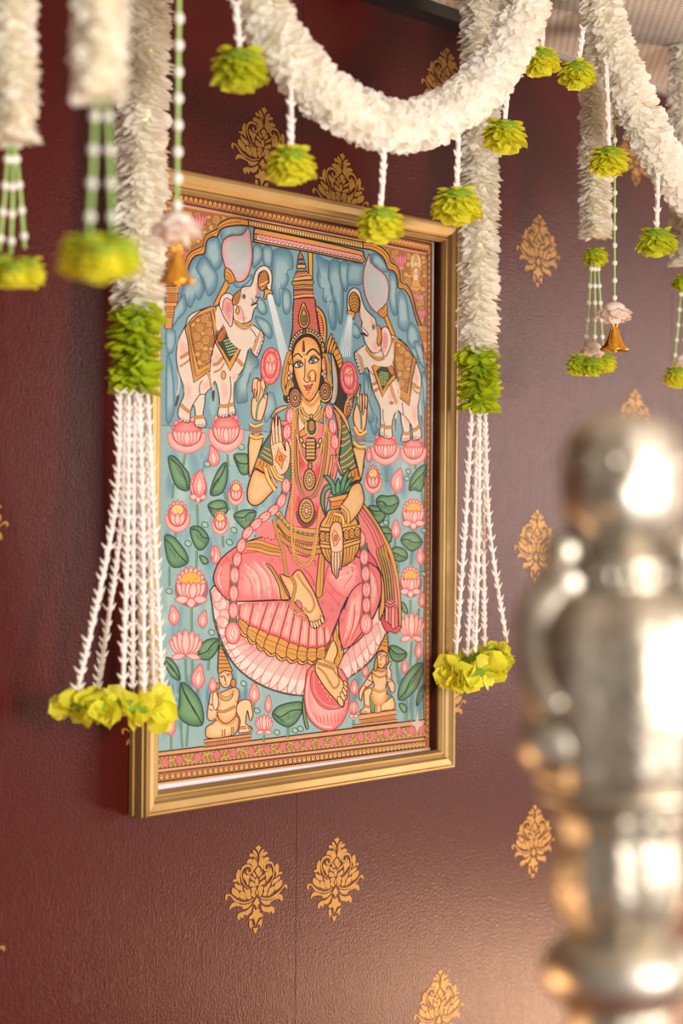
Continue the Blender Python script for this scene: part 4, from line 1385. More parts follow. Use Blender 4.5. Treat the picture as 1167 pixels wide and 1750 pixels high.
def flor(x, y, s=9):
    for a in range(5):
        FD.append((x + s * .8 * math.cos(a * 1.256), y + s * 1.1 * math.sin(a * 1.256)))


for x, y in ((150, 30), (115, 130), (130, 220), (285, 115), (310, 170), (345, 230), (285, 215), (235, 160), (400, 55), (450, 60), (385, 210), (450, 180), (395, 360), (440, 370), (520, 380), (480, 410), (565, 435), (630, 400), (330, 330), (700, 390), (735, 330), (860, 75), (820, 130), (800, 210), (870, 160), (860, 255), (820, 330), (870, 350), (815, 450), (790, 390), (960, 80), (965, 270), (975, 180), (740, 230), (680, 290), (545, 340), (770, 300)):
    flor(x, y)
dots(FD, 0.75, 0.85, (150, 30, 42), 5)
# gold edges of the skirt
shp([(365, 75), (400, 90), (450, 170), (490, 255), (500, 275), (455, 275), (440, 200), (400, 120)], (220, 156, 78), INK, 1.1, n=2)
dots(along([(385, 90), (430, 150), (465, 220), (478, 268)], 3.0), 0.9, 0.9, (120, 66, 36), 6)
line([(216, 285), (350, 282), (500, 275)], INK, 1.6)
shp([(645, 250), (655, 110), (665, 20), (690, 10), (690, 110), (680, 250)], (220, 156, 78), INK, 1.1, n=2)
dots(along([(668, 240), (672, 110), (680, 20)], 3.2), 0.9, 1.0, (120, 66, 36), 6)
shp([(740, 470), (775, 390), (770, 480), (800, 560), (780, 620), (760, 650), (720, 600), (745, 560)], (220, 156, 78), INK, 1.1, n=2)
dots(along([(758, 440), (765, 520), (775, 600)], 3.0), 0.9, 1.0, (120, 66, 36), 6)
lines([[(820, 260), (770, 390), (790, 560)], [(895, 180), (840, 230), (800, 330)], [(1000, 300), (930, 420), (790, 590)]], INK, 1.2)
line([(700, 560), (760, 400), (830, 250)], INK, 1.1)

# foot stool lotus and lower foot
stool = [(612, 650), (590, 720), (580, 820), (600, 920), (660, 985), (735, 998), (800, 940), (830, 820), (815, 710), (770, 650), (700, 620)]
shp(stool, (244, 176, 170), (170, 60, 70), 1.4, rim=(234, 116, 118))
line([(602, 700), (594, 820), (615, 910), (670, 970), (735, 982)], (250, 206, 196), 2.4)
shp([(625, 670), (615, 760), (650, 840), (700, 880), (760, 880), (790, 860), (740, 780), (680, 700)], (226, 100, 104), (150, 50, 60), 0.9)
dots(along([(632, 690), (640, 780), (690, 850), (760, 870)], 3.2), 1.0, 1.0, (250, 214, 200), 6)
dots([(665 + i * 14 + j * 4, 730 + i * 26 - j * 20) for i in range(5) for j in range(3)], 1.3, 1.6, (246, 180, 170), 6)
lines([[(640 + k * 22, 905 + 8 * math.sin(k)), (650 + k * 20, 935 + k), (652 + k * 20, 960)] for k in range(8)], (210, 80, 88), 1.0, taper=True)
shp([(575, 815), (590, 920), (605, 985), (590, 985), (572, 900)], (120, 150, 90), INK, 0.9)
SKF = (242, 196, 140)
shp([(705, 565), (690, 600), (650, 612), (640, 665), (670, 725), (705, 775), (745, 820), (785, 868), (800, 862), (805, 830), (818, 820), (812, 765), (790, 720), (770, 690), (762, 650), (745, 620), (765, 560), (740, 500)], SKF, INK, 1.3, rim=(230, 160, 96))
for x, y, rx, ry in ((780, 838, 14, 30), (793, 810, 11, 26), (803, 785, 10, 24), (808, 760, 9, 22), (808, 740, 8, 18)):
    shp(ell(x, y, rx, ry, 12, -.45), SKF, INK, 0.9)
line([(650, 625), (700, 640), (750, 660)], INK, 5.4); line([(650, 625), (700, 640), (750, 660)], GOLD, 3.8); dots(along([(650, 625), (700, 640), (750, 660)], 2.4), .8, 1.0, (120, 66, 36), 6)
line([(665, 590), (710, 620), (765, 640)], INK, 4.2); line([(665, 590), (710, 620), (765, 640)], GOLD, 2.8)
beads([(655, 650), (690, 680), (720, 730), (745, 765), (770, 745), (772, 710), (745, 670)], 2.7, 1.2, 1.4, GOLD)
# folded foot
shp([(445, 135), (500, 150), (535, 115), (562, 115), (598, 170), (635, 235), (665, 310), (690, 375), (686, 405), (660, 415), (640, 437), (612, 405), (600, 375), (578, 345), (540, 300), (505, 270), (490, 230)], SKF, INK, 1.3, rim=(232, 164, 100))
for x, y, rx, ry, ro in ((622, 412, 8, 20, -.3), (637, 415, 8, 22, -.3), (651, 410, 8, 22, -.3), (665, 402, 8, 20, -.3), (680, 385, 9, 24, -.3)):
    shp(ell(x, y, rx, ry, 12, ro), SKF, INK, 0.8)
line([(505, 145), (530, 200), (510, 285)], INK, 6.0); line([(505, 145), (530, 200), (510, 285)], GOLD, 4.4); dots(along([(505, 145), (530, 200), (510, 285)], 2.4), .8, 1.0, (120, 66, 36), 6)
beads([(545, 140), (575, 190), (620, 250), (635, 310), (610, 345), (580, 320)], 2.7, 1.2, 1.4, GOLD)
beads([(500, 300), (530, 350), (570, 380), (600, 385)], 2.8, 1.5, 1.6, GOLD)
beads([(515, 280), (545, 325), (590, 355)], 2.6, 1.1, 1.2, (240, 190, 110))
shp(ell(552, 300, 14, 26, 10, -.6), (230, 120, 116), INK, 0.7)

# --- upper body
SD()
# dark cloth and sash behind the right shoulder
shp([(760, 250), (830, 390), (850, 560), (900, 640), (900, 760), (870, 860), (800, 760), (770, 600)], (62, 48, 46), INK, 1.0, n=2)
shp([(750, 250), (790, 330), (815, 480), (810, 640), (775, 730), (740, 700), (770, 560)], (172, 190, 200), INK, 1.2, n=2)
line([(770, 300), (795, 420), (800, 560), (780, 690)], (226, 156, 74), 2.4)
shp([(965, 635), (920, 670), (885, 760), (885, 850), (905, 870), (940, 800), (960, 730)], (150, 84, 60), INK, 1.1)
line([(960, 635), (905, 690), (882, 780), (890, 860)], GOLD, 2.6)
dots([(905 + rp.uniform(0, 45), 690 + rp.uniform(0, 140)) for _ in range(26)], 1.0, 1.0, (236, 200, 160), 5)
for k in range(4):
    shp([(715 + k * 20, 260 - k * 4), (710 + k * 24, 170 + k * 20), (750 + k * 20, 60 + k * 40), (765 + k * 18, 80 + k * 40), (740 + k * 22, 170 + k * 30)], (230, 158, 66), INK, 1.1)
shp([(770, 240), (810, 200), (850, 270), (860, 340), (830, 390), (800, 320)], (226, 152, 64), INK, 1.1)
lines([[(785, 280), (830, 240)], [(800, 320), (848, 290)], [(815, 350), (858, 325)]], INK, 0.9)
# hair and side ornaments
shp([(370, 200), (420, 110), (500, 60), (580, 70), (650, 160), (670, 300), (700, 480), (760, 640), (720, 720), (640, 700), (480, 700), (350, 720), (300, 660), (340, 480), (360, 330)], (58, 40, 36), INK, 0.8)
shp([(345, 230), (375, 225), (380, 300), (355, 360), (320, 380), (330, 280)], (220, 150, 70), INK, 1.1)
shp([(325, 330), (350, 340), (345, 470), (320, 560), (290, 570), (285, 520), (305, 430)], (224, 156, 72), INK, 1.2)
shp([(350, 470), (385, 500), (400, 560), (360, 580), (345, 640), (315, 640), (325, 560)], (224, 156, 72), INK, 1.1)
shp([(655, 150), (690, 140), (700, 230), (730, 300), (735, 430), (765, 580), (755, 620), (735, 590), (700, 470), (670, 330)], (222, 152, 70), INK, 1.2)
beads([(715, 270), (745, 370), (740, 470), (765, 560)], 2.6, 1.1, 1.3, GOLD2)
for q in ([(350, 235), (322, 330), (300, 450), (296, 560), (322, 640)], [(385, 300), (372, 380), (365, 470), (362, 560)], [(668, 300), (690, 400), (700, 500), (735, 560), (752, 640)], [(700, 250), (722, 350), (728, 450)]):
    line(q, INK, 6.4); line(q, (222, 154, 74), 4.6); beads(q, 3.2, 1.2, 1.4, GOLD2)
shp(ell(368, 395, 22, 52), (240, 180, 120), INK, 1.0); shp(ell(680, 350, 20, 70), (242, 176, 130), INK, 1.0)
shp(ell(684, 330, 9, 36), (226, 120, 110), w=0)
for p in ((350, 430), (372, 460), (352, 480), (690, 420), (672, 440), (690, 460)):
    shp(ell(p[0], p[1], 15, 20), (222, 190, 170), INK, 0.8)
dots([(352, 430), (372, 460), (690, 420), (690, 460)], 1, 1.3, (214, 120, 110), 6)
# neck and chest skin
shp([(470, 600), (640, 600), (650, 730), (690, 800), (600, 900), (500, 880), (440, 800)], (240, 192, 134), INK, 0.9)
poly([(475, 640), (560, 720), (630, 640), (640, 680), (560, 760), (475, 690)], (226, 150, 84))
# torso cloth
SF()
shp([(350, -90), (640, -90), (780, 20), (800, 250), (720, 500), (690, 700), (680, 920), (430, 920), (380, 720), (420, 500), (440, 250), (330, 0)], (236, 128, 134), INK, 1.0, n=2)
for q in ([(500, 100), (560, 200), (540, 320), (470, 260)], [(620, 220), (680, 250), (640, 420), (600, 400)], [(480, 450), (540, 500), (490, 650), (450, 600)], [(620, 520), (670, 560), (640, 700), (610, 640)]):
    grad(q, (236, 128, 134), (224, 76, 86), mid=.4)
FD.clear()
for x, y in ((510, 240), (505, 350), (490, 500), (660, 300), (410, 580), (630, 480), (520, 140), (660, 120), (700, 420), (740, 260)):
    flor(x, y, 11)
dots(FD, 0.8, 1.0, (150, 30, 42), 5)
# skin triangle at the chest left
SM()
shp([(180, 150), (260, 280), (280, 330), (190, 430), (170, 300)], (244, 202, 170), INK, 0.8)
shp([(185, 440), (275, 380), (300, 460), (205, 510)], (230, 150, 70), INK, 1.0)
# sleeves
SF()
shp([(310, -30), (370, -60), (400, 0), (330, 160), (290, 330), (150, 260), (200, 130), (270, 10)], (74, 122, 96), INK, 1.3, n=2)
for k in range(6):
    a = (205 - k * 11 + 24, 110 + k * 28); b = (300 + k * -4, 150 + k * 36)
    line([a, ((a[0] + b[0]) / 2, (a[1] + b[1]) / 2), b], INK, 4.2, False); line([a, b], (222, 176, 100), 2.6, False)
    dots([(a[0] + (b[0] - a[0]) * t, a[1] + (b[1] - a[1]) * t) for t in (.15, .35, .55, .75, .9)], .7, .8, (140, 84, 44), 5)
shp([(180, 185), (290, 250), (270, 330), (150, 262)], (214, 140, 66), INK, 1.2, smooth=False)
lines([[(200, 215), (190, 250)], [(225, 225), (210, 270)], [(250, 240), (235, 285)]], (110, 58, 30), 1.0)
line([(145, 262), (190, 285), (270, 335)], INK, 2.4)
SM()
shp([(690, 60), (820, 160), (930, 300), (980, 480), (1010, 700), (1130, 1180), (960, 1240), (830, 1050), (800, 900), (830, 600), (830, 300), (760, 150)], (78, 132, 104), INK, 1.3, n=2)
sl = [((835, 345), (900, 320)), ((840, 445), (935, 400)), ((835, 545), (950, 490)), ((825, 650), (960, 560)), ((812, 820), (985, 665)), ((812, 905), (1015, 765)), ((830, 985), (1040, 855)), ((860, 1040), (1060, 930))]
for a, b in sl:
    m_ = ((a[0] + b[0]) / 2, (a[1] + b[1]) / 2 + 18)
    line([a, m_, b], INK, 5.2); line([a, m_, b], (224, 178, 100), 3.4)
    dots(along([a, m_, b], 2.6), .7, .8, (130, 76, 40), 5)
shp([(940, 1060), (1090, 980), (1125, 1150), (960, 1230), (930, 1130)], (216, 142, 66), INK, 1.2)
lines([[(980, 1060), (990, 1150)], [(1030, 1030), (1045, 1130)], [(1070, 1010), (1090, 1120)]], (110, 58, 30), 1.1)
line([(960, 1240), (1050, 1185), (1130, 1180)], INK, 2.2)
# shawl strip over the right shoulder
shp([(690, 60), (780, 130), (835, 260), (830, 500), (790, 780), (740, 740), (780, 500), (770, 300), (720, 130)], (216, 140, 88), INK, 1.1, n=2)
dots([(760 + rp.uniform(-18, 42), 160 + 60 * k + rp.uniform(-20, 20)) for k in range(10) for _ in range(3)], .9, 1.0, (150, 70, 50), 5)
shp([(700, 780), (740, 800), (850, 1090), (830, 1110), (730, 900), (690, 1120), (660, 1110)], (234, 150, 80), INK, 1.2, smooth=False)
shp([(735, 780), (770, 830), (850, 1080), (835, 1090), (760, 900)], (240, 170, 160), INK, 0.9)
shp([(310 + 360, 800), (700, 790), (690, 950), (650, 1100), (620, 1100), (655, 900)], (240, 156, 152), INK, 0.9)
SD()
shp([(230, 775), (290, 745), (340, 740), (330, 765), (240, 810), (200, 850), (180, 850)], (226, 166, 100), INK, 1.1)
shp([(760, 720), (820, 760), (880, 830), (920, 920), (930, 1000), (905, 960), (850, 850), (790, 770)], (226, 166, 100), INK, 1.1)

# upper left arm with lotus, upper right arm with lotus
SP()
shp([(45, 900), (210, 900), (170, 1090), (100, 1290), (40, 1420), (30, 1200)], SKIN, INK, 1.3, rim=(228, 156, 92), n=2)
hand = [(75, 660), (65, 560), (75, 460), (100, 400), (75, 350), (80, 270), (110, 200), (150, 190), (190, 230), (185, 110), (200, 90), (220, 200), (245, 300), (225, 340), (250, 400), (268, 370), (265, 440), (245, 560), (205, 690), (180, 720), (110, 720)]
shp(hand, (244, 194, 152), INK, 1.2, rim=(230, 150, 96), n=2)
line([(275, 250), (240, 370), (150, 520), (125, 720)], (40, 70, 54), 3.6); line([(275, 250), (240, 370), (150, 520), (125, 720)], (90, 140, 100), 2.2)
for q in ([(110, 300), (125, 380), (110, 440)], [(150, 250), (150, 400), (130, 475)], [(185, 260), (170, 380), (150, 450)], [(195, 300), (215, 400), (235, 450)]):
    line(q, INK, 0.9)
for q in ([(85, 220), (120, 195), (155, 220), (140, 330), (110, 440), (100, 420), (110, 320), (80, 360)], [(140, 240), (180, 235), (175, 360), (140, 480), (125, 460), (140, 350)]):
    shp(q, (242, 182, 140), INK, 0.9)
def bangle(pts, w):
    line(pts, INK, w + 2.0); line(pts, (232, 166, 72), w); line([(a, b - w * .2 * T_[2]) for a, b in pts], (250, 204, 120), w * .3)


bangle([(48, 760), (110, 795), (210, 760)], 5); beads([(50, 820), (120, 850), (205, 820)], 3.4, 1.7, 1.9, (214, 120, 96)); beads([(55, 850), (125, 878), (205, 855)], 2.6, 1.0, 1.0, (236, 190, 150)); bangle([(42, 900), (115, 935), (212, 915)], 5)


def held_lotus(cx, cy, rx, ry, tilt=0):
    shp(ell(cx, cy, rx, ry, 16, tilt), (246, 170, 162), (176, 66, 74), 1.2, rim=(232, 96, 100))
    for k in range(9):
        a = 2 * math.pi * k / 9 + .2
        line([(cx + rx * .72 * math.cos(a), cy + ry * .72 * math.sin(a)), (cx + rx * .97 * math.cos(a + .1), cy + ry * .97 * math.sin(a + .1))], (200, 80, 86), 0.8)
    shp(ell(cx - rx * .02, cy - ry * .06, rx * .66, ry * .72, 14, tilt), (246, 160, 152), (190, 60, 68), 1.1, rim=(226, 78, 84))
    dots([(cx + rp.uniform(-.3, .35) * rx, cy - ry * .42 + rp.uniform(-.2, .2) * ry) for _ in range(12)], 1.2, 1.2, (246, 208, 120), 6)
    for d in (-.35, .3, -.05):
        shp([(cx + d * rx * .3, cy + ry * .55), (cx + d * rx - rx * .2, cy + ry * .1), (cx + d * rx, cy - ry * .3), (cx + d * rx + rx * .2, cy + ry * .1)], (250, 186, 176), (200, 70, 80), 0.8, rim=(234, 110, 110))


SD()
held_lotus(178, 365, 95, 175, .05)
SE()
shp([(150, 1190), (280, 1190), (262, 1330), (265, 1430), (190, 1430)], SKIN, INK, 1.2, n=2)
SR()
shp([(355, 265), (575, 290), (560, 500), (510, 870), (440, 640), (390, 430)], SKIN, INK, 1.3, rim=(230, 156, 84), n=2)
SE()
hand = [(190, 1010), (150, 900), (155, 800), (180, 720), (195, 650), (180, 620), (200, 560), (222, 490), (232, 520), (215, 610), (250, 610), (290, 610), (308, 640), (302, 760), (295, 870), (285, 960), (255, 1030), (215, 1030)]
shp(hand, (244, 194, 152), INK, 1.2, rim=(230, 150, 96), n=2)
line([(160, 580), (185, 680), (230, 820), (240, 1000)], (40, 70, 54), 3.4); line([(160, 580), (185, 680), (230, 820), (240, 1000)], (90, 140, 100), 2.0)
for q in ([(215, 625), (240, 615), (245, 700), (240, 800), (225, 800), (222, 720)], [(250, 615), (275, 615), (275, 720), (262, 830), (248, 820), (252, 720)], [(280, 612), (305, 640), (300, 740), (285, 770), (278, 720)]):
    shp(q, (242, 182, 140), INK, 0.9)
bangle([(160, 975), (215, 1060), (295, 1020)], 6); beads([(155, 1075), (215, 1120), (290, 1100)], 3.2, 1.7, 1.9, (214, 120, 96)); bangle([(152, 1140), (210, 1190), (285, 1190)], 6)
SD()
held_lotus(920, 480, 82, 160, -.08)

# right forearm reaching to the pot (drawn after the pot), left raised blessing hand
SF()
shp([(150, 285), (205, 300), (280, 345), (330, 400), (270, 470), (200, 540), (150, 556), (110, 530), (97, 470), (110, 390)], SKIN, INK, 1.4, rim=(230, 156, 84), at_=(185, 430), n=3)
# pink bud garland with green backing
gar_l = [(345, 20), (335, 90), (345, 180), (400, 330)]
path = [(395, 95), (405, 200), (410, 310), (395, 410), (360, 520), (295, 595), (230, 645), (165, 700), (100, 770), (52, 865), (20, 970), (5, 1090)]
line(path, (50, 70, 58), 11); line(path, (84, 122, 92), 8.6)
SG()
path2 = [(195, 80), (192, 160), (188, 250), (187, 340), (185, 420)]
path2b = [(908, -40), (912, 60), (922, 150), (925, 240), (925, 330), (925, 400)]
for p in (path2, path2b):
    line(p, (50, 70, 58), 14); line(p, (84, 122, 92), 11.5)


def petal_bud(cx, cy, rx, ry, rot):
    shp(ell(cx, cy, rx * T_[2], ry * T_[2], 12, rot), (248, 176, 168), (180, 62, 72), 1.0, rim=(232, 104, 108))
    poly(ell(cx, cy, rx * .5 * T_[2], ry * .62 * T_[2], 10, rot), (252, 206, 196))
    u = np.array((-math.sin(rot), math.cos(rot))) * ry * T_[2]
    v = np.array((math.cos(rot), math.sin(rot))) * rx * T_[2]
    c = np.array((cx, cy), float)
    lines([[c - u * .55, c + v * .22, c + u * .6], [c - u * .6 - v * .05, c - v * .3, c + u * .45]], (206, 84, 92), 0.8)


for x, y in ((208, 50), (195, 140), (190, 240), (188, 335)):
    petal_bud(x, y, 8, 14, 0)
petal_bud(185, 460, 13, 19, 0)
for x, y in ((895, -60), (912, 40), (920, 132), (925, 220), (925, 305)):
    petal_bud(x, y, 7.5, 13.5, 0)
petal_bud(923, 408, 10.5, 18, 0)
SF()
for x, y, ro in ((395, 405, 0), (360, 520, .35), (295, 595, .8), (230, 645, .9), (165, 700, .8), (100, 765, .6), (52, 865, .25), (20, 970, .15)):
    petal_bud(x, y, 7.2, 12.5, ro)
SD()
for x, y in ((362, 835), (332, 990), (348, 1120)):
    petal_bud(x, y, 6.8, 13.5, .1)
for x, y in ((730, 800), (765, 935), (785, 1085)):
    petal_bud(x, y, 6.6, 13, -.1)
# blessing hand
SP()
hand = [(335, 1290), (325, 1180), (300, 1040), (300, 940), (310, 800), (330, 690), (345, 690), (352, 800), (360, 660), (372, 630), (385, 650), (392, 790), (400, 690), (415, 680), (440, 830), (452, 990), (475, 1060), (490, 1100), (480, 1000), (500, 970), (520, 985), (545, 1060), (550, 1180), (530, 1300), (490, 1370), (430, 1400), (370, 1380)]
shp(hand, (246, 198, 160), INK, 1.3, rim=(234, 158, 112), at_=(415, 1200), n=2)
for q in ([(352, 790), (358, 900), (365, 1000)], [(393, 780), (398, 880), (408, 985)], [(312, 810), (322, 920), (335, 1020)]):
    line(q, INK, 1.0)
line([(305, 1040), (370, 1000), (455, 980)], (190, 90, 60), 1.0)
lines([[(340, 860), (350, 858)], [(372, 780), (390, 778)], [(375, 880), (392, 880)], [(415, 800), (430, 800)], [(420, 900), (440, 896)]], (170, 84, 60), 0.8)
shp([(400, 1050), (430, 1130), (500, 1165), (460, 1230), (440, 1330), (410, 1270), (355, 1210), (385, 1140)], (236, 150, 74), (170, 64, 40), 1.2, smooth=False)
shp(ell(428, 1190, 22, 34), (222, 120, 60), (120, 40, 30), 0.9)
dots([(350, 1070), (365, 1110), (440, 1070), (462, 1120), (350, 1160), (360, 1290), (385, 1340), (480, 1310), (505, 1220)], .9, 1.1, (190, 90, 70), 6)
bangle([(330, 1290), (370, 1390), (450, 1430)], 5.5); beads([(275, 1310), (330, 1440), (400, 1550)], 3.4, 1.8, 2.0, (236, 170, 140)); bangle([(235, 1310), (280, 1460), (360, 1590)], 6); bangle([(300, 1290), (370, 1430), (450, 1470)], 4)

# --- necklaces
SM()
def chain(pts, w=3.0, c=(226, 160, 78)):
    line(pts, INK, w + 1.5); line(pts, c, w)


chain([(215, 60), (270, 160), (370, 205), (460, 150), (510, 30)], 4.2); beads([(215, 60), (270, 160), (370, 205), (460, 150), (510, 30)], 3.0, 1.5, 1.7, GOLD2)
chain([(180, 100), (240, 230), (310, 290)], 3.2); chain([(550, 60), (520, 180), (445, 270)], 3.2)
beads([(185, 160), (240, 290), (300, 330)], 2.4, .9, 1.1, GOLD2); beads([(545, 160), (500, 270), (450, 320)], 2.4, .9, 1.1, GOLD2)
shp(ell(370, 350, 80, 115, 16), (66, 110, 92), INK, 1.3)
beads([(290, 300), (285, 390), (320, 470), (375, 495), (430, 470), (462, 390), (455, 300)], 3.8, 1.9, 2.1, GOLD2)
shp(ell(372, 340, 50, 82, 14), (220, 150, 92), INK, 1.1); line(ell(372, 340, 30, 50, 12), (150, 84, 50), 0.9, True, True); line(ell(372, 340, 14, 24, 10), (150, 84, 50), 0.8, True, True)
shp(ell(368, 195, 18, 34), GOLD2, INK, 1.0)
# long strands
for pts, w in (([(150, 120), (140, 400), (200, 720), (280, 870), (350, 930), (430, 880), (510, 740), (560, 480), (575, 120)], 2.8),
               ([(120, 130), (120, 700), (150, 1150), (240, 1400), (340, 1440), (440, 1370), (530, 1130), (590, 700), (600, 330)], 4.2),
               ([(165, 480), (170, 900), (200, 1180), (270, 1330), (340, 1380), (410, 1330), (490, 1120), (545, 800), (580, 500)], 2.4)):
    chain(pts, w)
beads([(130, 400), (125, 800), (150, 1150), (240, 1390), (340, 1440), (440, 1370), (530, 1130), (590, 700), (600, 430)], 3.4, 1.4, 1.6, (206, 134, 120), (70, 60, 50))
beads([(150, 480), (210, 740), (270, 880), (350, 960), (430, 900), (500, 760), (540, 560), (590, 300)], 3.4, 1.6, 1.9, GOLD2)
beads([(110, 100), (85, 400), (82, 800), (88, 1200), (80, 1700)], 5.2, 2.4, 3.2, (232, 170, 84))
beads([(640, 450), (645, 650), (610, 950), (590, 1080)], 5.0, 2.2, 3.0, (232, 170, 84))
# square pendant
shp([(290, 560), (330, 525), (400, 525), (440, 570), (435, 800), (410, 870), (290, 855)], (60, 40, 34), INK, 1.0)
for j in range(6):
    dots([(305 + i * 26, 560 + j * 54) for i in range(5)], 1.35, 2.3, GOLD2, 8)
dots([(318 + i * 26, 590 + j * 54) for i in range(4) for j in range(5)], .6, .8, (214, 92, 60), 5)
for x, y in ((215, 560), (255, 640), (470, 640), (505, 570)):
    shp(ell(x, y, 26, 44, 12, -.3 if x < 350 else .3), GOLD2, INK, 1.2)
shp(ell(348, 960, 34, 58), (214, 150, 110), INK, 1.2); line(ell(348, 960, 18, 32), (140, 80, 60), 0.8, True, True)


def medallion(cx, cy, rx, ry, core=(70, 40, 40)):
    shp(ell(cx, cy, rx, ry, 20), (214, 146, 74), INK, 1.4)
    P = ell(cx, cy, rx * .82, ry * .83, 20)
    dots(P, rx * .13 / T_[2], ry * .11 / T_[2], INK, 7); dots(P, rx * .1 / T_[2], ry * .085 / T_[2], GOLD2, 7)
    shp(ell(cx, cy, rx * .62, ry * .64, 16), (96, 56, 44), INK, 0.8)
    P = ell(cx, cy, rx * .5, ry * .52, 14)
    dots(P, rx * .1 / T_[2], ry * .08 / T_[2], (240, 200, 140), 7)
    shp(ell(cx, cy, rx * .32, ry * .36, 12), core, GOLD, 1.0)
    shp(ell(cx, cy, rx * .14, ry * .2, 10), (232, 200, 180), w=0)


medallion(340, 1165, 90, 165)
SF()
P0 = [(550 + 66 * math.cos(a), 610 + 98 * math.sin(a)) for a in [math.pi * (.02 + k / 10.5) for k in range(11)]]
dots(P0, 3.6, 4.6, INK, 9); dots(P0, 2.7, 3.6, (150, 70, 60), 9)
medallion(551, 595, 60, 96, (150, 60, 60))
# belt
for off, th_, c in ((0, 7.5, (226, 158, 72)), (62, 10, (212, 146, 74)), (125, 6, (230, 166, 84)), (165, 7, (206, 140, 72))):
    p = [(330 + off * -.05, 610 + off), (420, 720 + off * .8), (560, 750 + off), (660, 755 + off * .9)]
    line(p, INK, th_ + 2.2); line(p, c, th_)
P0 = along([(345, 640), (410, 725), (480, 755), (560, 775), (645, 785)], 8.5)
dots(P0, 2.0, 3.4, INK, 8); dots(P0, 1.4, 2.7, (70, 150, 140), 8)
lines([[(a, b), (a + 2, b + 34)] for a, b in along([(330, 690), (400, 790), (480, 830), (560, 840), (650, 830)], 3.4)], (110, 62, 36), 1.1, False)
# gold bands across the left thigh, and front strand
for off, th_, c in ((0, 6, (222, 154, 74)), (34, 8, (200, 136, 66)), (60, 5, (226, 160, 80))):
    p = [(95, 850 + off * .6), (180, 835 + off), (260, 860 + off), (350, 890 + off * .7)]
    line(p, INK, th_ + 2); line(p, c, th_)
poly([(160, 760), (230, 690), (290, 690), (310, 800), (250, 810)], (238, 130, 132))
dots([(160 + i * 24, 790 + 8 * (i % 2) + i * 4) for i in range(7)], 1.5, 2.2, (190, 40, 50), 5)
chain([(300, 660), (330, 790), (370, 900), (400, 1090)], 4.6); dots(along([(300, 660), (330, 790), (370, 900), (400, 1090)], 2.8), .9, 1.0, (120, 66, 36), 6)
beads([(440, 500), (435, 700), (445, 880), (470, 980), (520, 1010), (580, 990), (615, 900), (640, 700), (665, 520)], 4.6, 2.3, 2.6, (232, 170, 84))
line([(470, 700), (460, 900), (520, 970), (590, 940), (615, 780)], (226, 156, 74), 1.6)
beads([(450, 960), (520, 1025), (590, 1000)], 4, 1.8, 2.2, (232, 170, 84))

# --- pot with leaves
pot = [(730, 590), (700, 640), (660, 700), (652, 800), (665, 900), (720, 990), (800, 1025), (880, 1000), (940, 920), (965, 800), (945, 690), (900, 620), (860, 590)]
shp(pot, (228, 164, 78), INK, 1.5)
lines([[(690 + k * 24, 870), (715 + k * 20, 960), (760 + k * 11, 1010)] for k in range(11)], (130, 78, 40), 1.2)
lines([[(700 + k * 24, 700), (725 + k * 18, 640), (745 + k * 14, 600)] for k in range(9)], (130, 78, 40), 1.2)
shp([(655, 720), (800, 735), (960, 700), (965, 730), (800, 765), (652, 750)], (236, 174, 86), INK, 1.2, smooth=False)
shp([(652, 752), (800, 768), (966, 735), (968, 800), (800, 838), (652, 822)], (196, 130, 66), INK, 1.2, smooth=False)
for x, y in ((675, 795), (715, 800), (858, 780), (898, 770), (940, 758)):
    shp(ell(x, y, 22, 38, 12), (222, 160, 88), INK, 1.0); dots([(x + 9 * math.cos(a), y + 17 * math.sin(a)) for a in [k * 1.05 for k in range(6)]], 1.1, 1.4, (176, 60, 40), 6)
shp([(655, 850), (800, 866), (966, 815), (960, 845), (800, 895), (660, 880)], (236, 174, 86), INK, 1.2, smooth=False)
shp([(710, 500), (880, 460), (890, 490), (875, 560), (735, 590), (735, 520)], (230, 160, 78), INK, 1.3, smooth=False)
shp([(735, 530), (870, 505), (870, 550), (740, 570)], (232, 126, 66), INK, 0.9, smooth=False)
for p in ([(700, 640), (665, 560), (662, 480), (690, 410), (730, 395), (745, 420), (700, 450), (688, 520), (692, 600)],
          [(750, 470), (735, 400), (690, 340), (680, 325), (730, 335), (770, 400), (780, 465)],
          [(775, 465), (775, 400), (795, 345), (810, 400), (808, 460)],
          [(812, 460), (815, 380), (850, 300), (885, 275), (865, 330), (845, 400), (838, 455)],
          [(835, 455), (850, 390), (890, 340), (915, 345), (880, 390), (860, 450)],
          [(850, 450), (880, 405), (920, 395), (945, 430), (910, 420), (880, 450)]):
    shp(p, (104, 156, 116), (34, 58, 48), 1.2, rim=(56, 98, 76), n=3)
# forearm and hand on the pot
shp([(905, 400), (960, 385), (985, 450), (993, 520), (960, 600), (880, 690), (830, 640), (810, 570), (860, 490), (880, 440)], SKIN, INK, 1.4, rim=(232, 160, 88), n=3)
bangle([(815, 560), (868, 610), (872, 690)], 4.5); beads([(790, 590), (838, 620), (850, 690)], 2.8, 1.3, 1.4, (222, 140, 120)); bangle([(765, 620), (820, 640), (835, 700)], 5)
hand = [(735, 720), (770, 680), (815, 700), (830, 780), (832, 880), (825, 960), (815, 1050), (800, 1040), (795, 1090), (780, 1118), (768, 1090), (750, 1070), (740, 1000), (740, 900), (725, 820)]
shp(hand, (246, 204, 168), INK, 1.3, rim=(236, 166, 120), n=2)
for q in ([(765, 910), (762, 1000), (768, 1080)], [(785, 910), (785, 1010), (782, 1100)], [(805, 905), (808, 990), (803, 1045)]):
    line(q, INK, 1.0)
line([(735, 905), (780, 915), (830, 900)], (190, 90, 60), 1.0)
shp([(765, 735), (790, 780), (808, 810), (780, 860), (765, 875), (752, 820), (745, 785)], (238, 170, 110), (150, 60, 40), 1.0, smooth=False)
